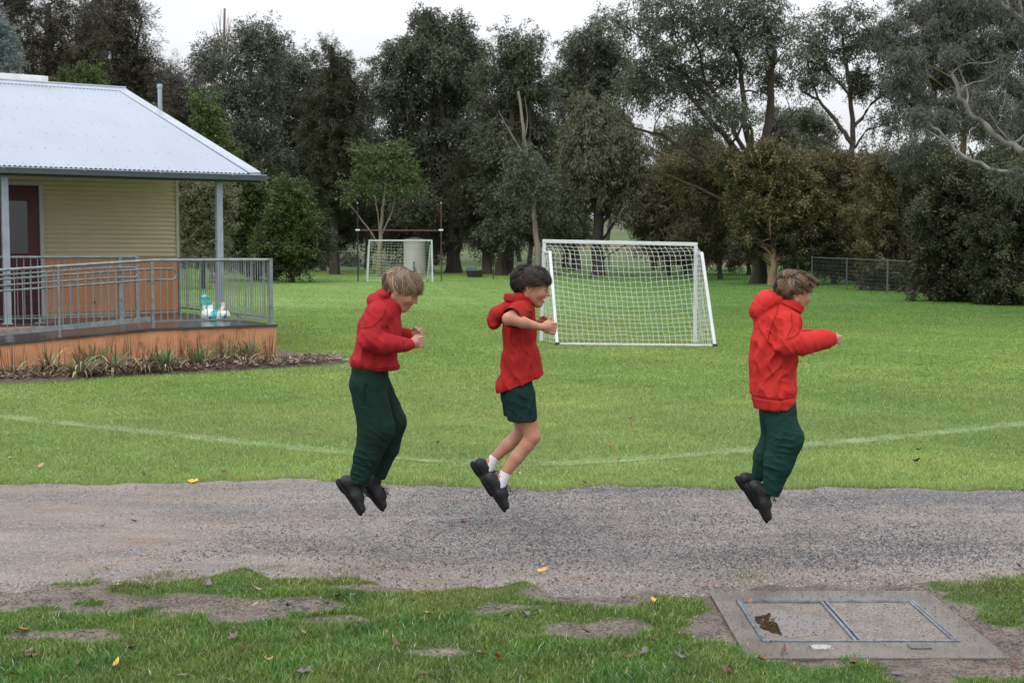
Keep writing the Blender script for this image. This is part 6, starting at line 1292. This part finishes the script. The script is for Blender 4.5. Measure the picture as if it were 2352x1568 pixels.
# ===== third boy: brown spiky hair, bright red
r, o = person('brown haired boy in a bright red hoodie with sleeves over his hands in mid jump', (1659.9, 575.75), 260, -1530)
C, Rm, sc = (388, 0, -214), hframe(R(12), R(20)), 1.0
s = SDF((30, -290, -1540), (640, 290, -60), 3.6)
aR = ([(340, -120, -385), (305, -190, -510), (430, -175, -490), (545, -150, -472)], [42, 33, 28, 20]); aL = ([(330, 120, -385), (330, 190, -500), (520, 150, -478)], [42, 32, 20])
base_body(s, (300, -850), (300, -470), (345, -330), (372, 0, -262), [aR, aL], [([(300,-60,-860),(345,-66,-1050),(255,-66,-1340)], [66, 44, 26]), ([(290,60,-860),(322,64,-1035),(240,66,-1160),(205,66,-1290)], [66, 42, 34, 24])], 1.05)
P = head(s, C, Rm, sc, 'smile'); fist(s, (545, -150, -472), (588, -148, -476), (.1, 0, 1), (0, 1, 0), .72); fist(s, (520, 150, -478), (560, 146, -480), (.1, 0, 1), (0, -1, 0), .78)
V, Q = s.mesh(); V = relax(V, Q, 1); col, br = head_cols(V, P, C, Rm, sc, SKL, 'smile'); place('body', V, Q, M['skin'], r, o, col)
eyes(r, o, P, C, Rm, sc, (.07, .05, .03), (.06, .04, .03))
hair(r, o, P, C, Rm, sc, [(.030, .019, .013), (.11, .068, .042)], 7800, .75, R(14), R(-3), R(-60), 2.0, 12, spiky=.24, radj=1.04, tip=2.6)
s = SDF((100, -300, -910), (640, 300, -190), 4)
s.path([(296, 0, -400), (282, 0, -500), (272, 0, -610), (272, 0, -740)], [112, 128, 130, 132], 34, 1.12); s.cone((280, 0, -790), (290, 0, -865), 126, 116, 26, 1.3)
for y in (-1, 1): s.ell((308, 112*y, -385), (78, 62, 70), 34)
s.path([(340, -118, -390), (308, -185, -505), (400, -185, -498), (520, -160, -474)], [72, 60, 62, 58], 20); s.cone((520, -160, -474), (560, -152, -472), 54, 42, 10); s.cone((578, -150, -472), (640, -146, -472), 30, 46, 5, 1, True)
s.path([(330, 118, -390), (330, 180, -500), (510, 150, -480)], [70, 58, 46], 20); s.cone((510, 150, -480), (545, 146, -480), 44, 26, 8)
s.cone((335, 0, -345), (362, 0, -308), 80, 68, 16, 1.0); s.path([(300, 10, -262), (220, 20, -278), (178, 20, -318)], [40, 56, 46], 16, 1.6); s.cone((290, 60, -245), (230, 60, -235), 34, 26, 14, 1.3); s.cone((200, 10, -330), (230, 0, -430), 50, 60, 24, 1.3)
s.cone((372, 0, -310), (396, 0, -225), 42, 54, 4, 1, True)
s.clip((0, 0, -1), 880, 14); s.clip((.66, 0, -.75), .66*350+.75*872, 20)
F = [((305, -200, -520), 80, (1, 0, .8), 34, 8), ((360, -170, -430), 70, (.7, 0, 1), 32, 6), ((330, -150, -660), 130, (.8, 0, -.55), 60, 8), ((250, -140, -600), 230, (1, 0, .22), 62, 11), ((210, -100, -420), 110, (1, 0, .5), 50, 8), ((390, -60, -620), 80, (.8, 0, -.7), 40, 7), ((470, -180, -490), 80, (.9, 0, .35), 50, 4), ((260, -120, -760), 90, (1, 0, -.5), 50, 6), ((210, 0, -300), 80, (.6, 0, 1), 44, 6), ((320, -120, -760), 80, (.3, 0, 1), 44, 5)]
V, Q = cloth_mesh(s, F, 5.95, (.3, .1, 1), .0075, 9, 3)
k = np.exp(-((V[:, 2]+818-.10*np.abs(V[:, 0]-270))/7)**2)*(V[:, 0] < 420); N = vnormals(V, Q); V = V-N*(k*6)[:, None]
ho = place('hoodie', V, Q, M['red3'], r, o); seam(ho, V, [(285, -285), (245, -360), (215, -480)], o, M['seam']); seam(ho, V, [(385, -335), (395, -400), (350, -450), (290, -470)], o, M['seam']); seam(ho, V, [(335, -325), (335, -400), (300, -455)], o, M['seam'])
s = SDF((250, -120, -380), (470, 120, -210), 3.2); s.cone((350, 0, -310), (366, 0, -282), 88, 80, 0, .92); s.clip((.46, 0, .89), .46*360-.89*262+4, 5); s.clip((-.46, 0, -.89), -.46*360+.89*306, 5); s.cone((358, 0, -330), (392, 0, -235), 56, 58, 4, .88, True)
V, Q = s.mesh(); place('collar', relax(V, Q, 1), Q, M['red3'], ho, o)
s = SDF((120, -200, -1440), (480, 200, -800), 4)
s.cone((312, 0, -800), (306, 0, -880), 88, 104, 0, 1.1)
s.path([(304, -54, -915), (336, -76, -1045), (296, -80, -1180), (258, -72, -1340)], [90, 98, 82, 54], 24, .85)
s.path([(294, 52, -915), (316, 68, -1040), (242, 70, -1160), (212, 68, -1270)], [88, 86, 60, 44], 24, .85)
s.clip((-.28, 0, -.96), .96*1372-.28*285, 8)
F = [((300, -140, -1060), 80, (.15, 0, 1), 30, 9), ((380, -120, -1060), 60, (-.3, 0, 1), 30, 6), ((250, -140, -1200), 90, (.5, 0, 1), 46, 9), ((330, -140, -1180), 80, (.9, 0, .5), 50, 7), ((270, -140, -1310), 70, (.35, 0, 1), 34, 8), ((330, -140, -900), 90, (1, 0, .6), 46, 6), ((200, 0, -1180), 80, (.4, 0, 1), 34, 8), ((260, -140, -960), 80, (.8, 0, 1), 48, 6)]
V, Q = cloth_mesh(s, [(a, b, c, d, e*.65) for a, b, c, d, e in F], 5.95, (.5, .1, 1), .0075, 11, 3); place('trousers', V, Q, M['grn3'], r, o)
shoe(r, o, (108, -1302), (230, -1530), (212, -1345), -66); shoe(r, o, (74, -1282), (198, -1478), (165, -1300), 66)
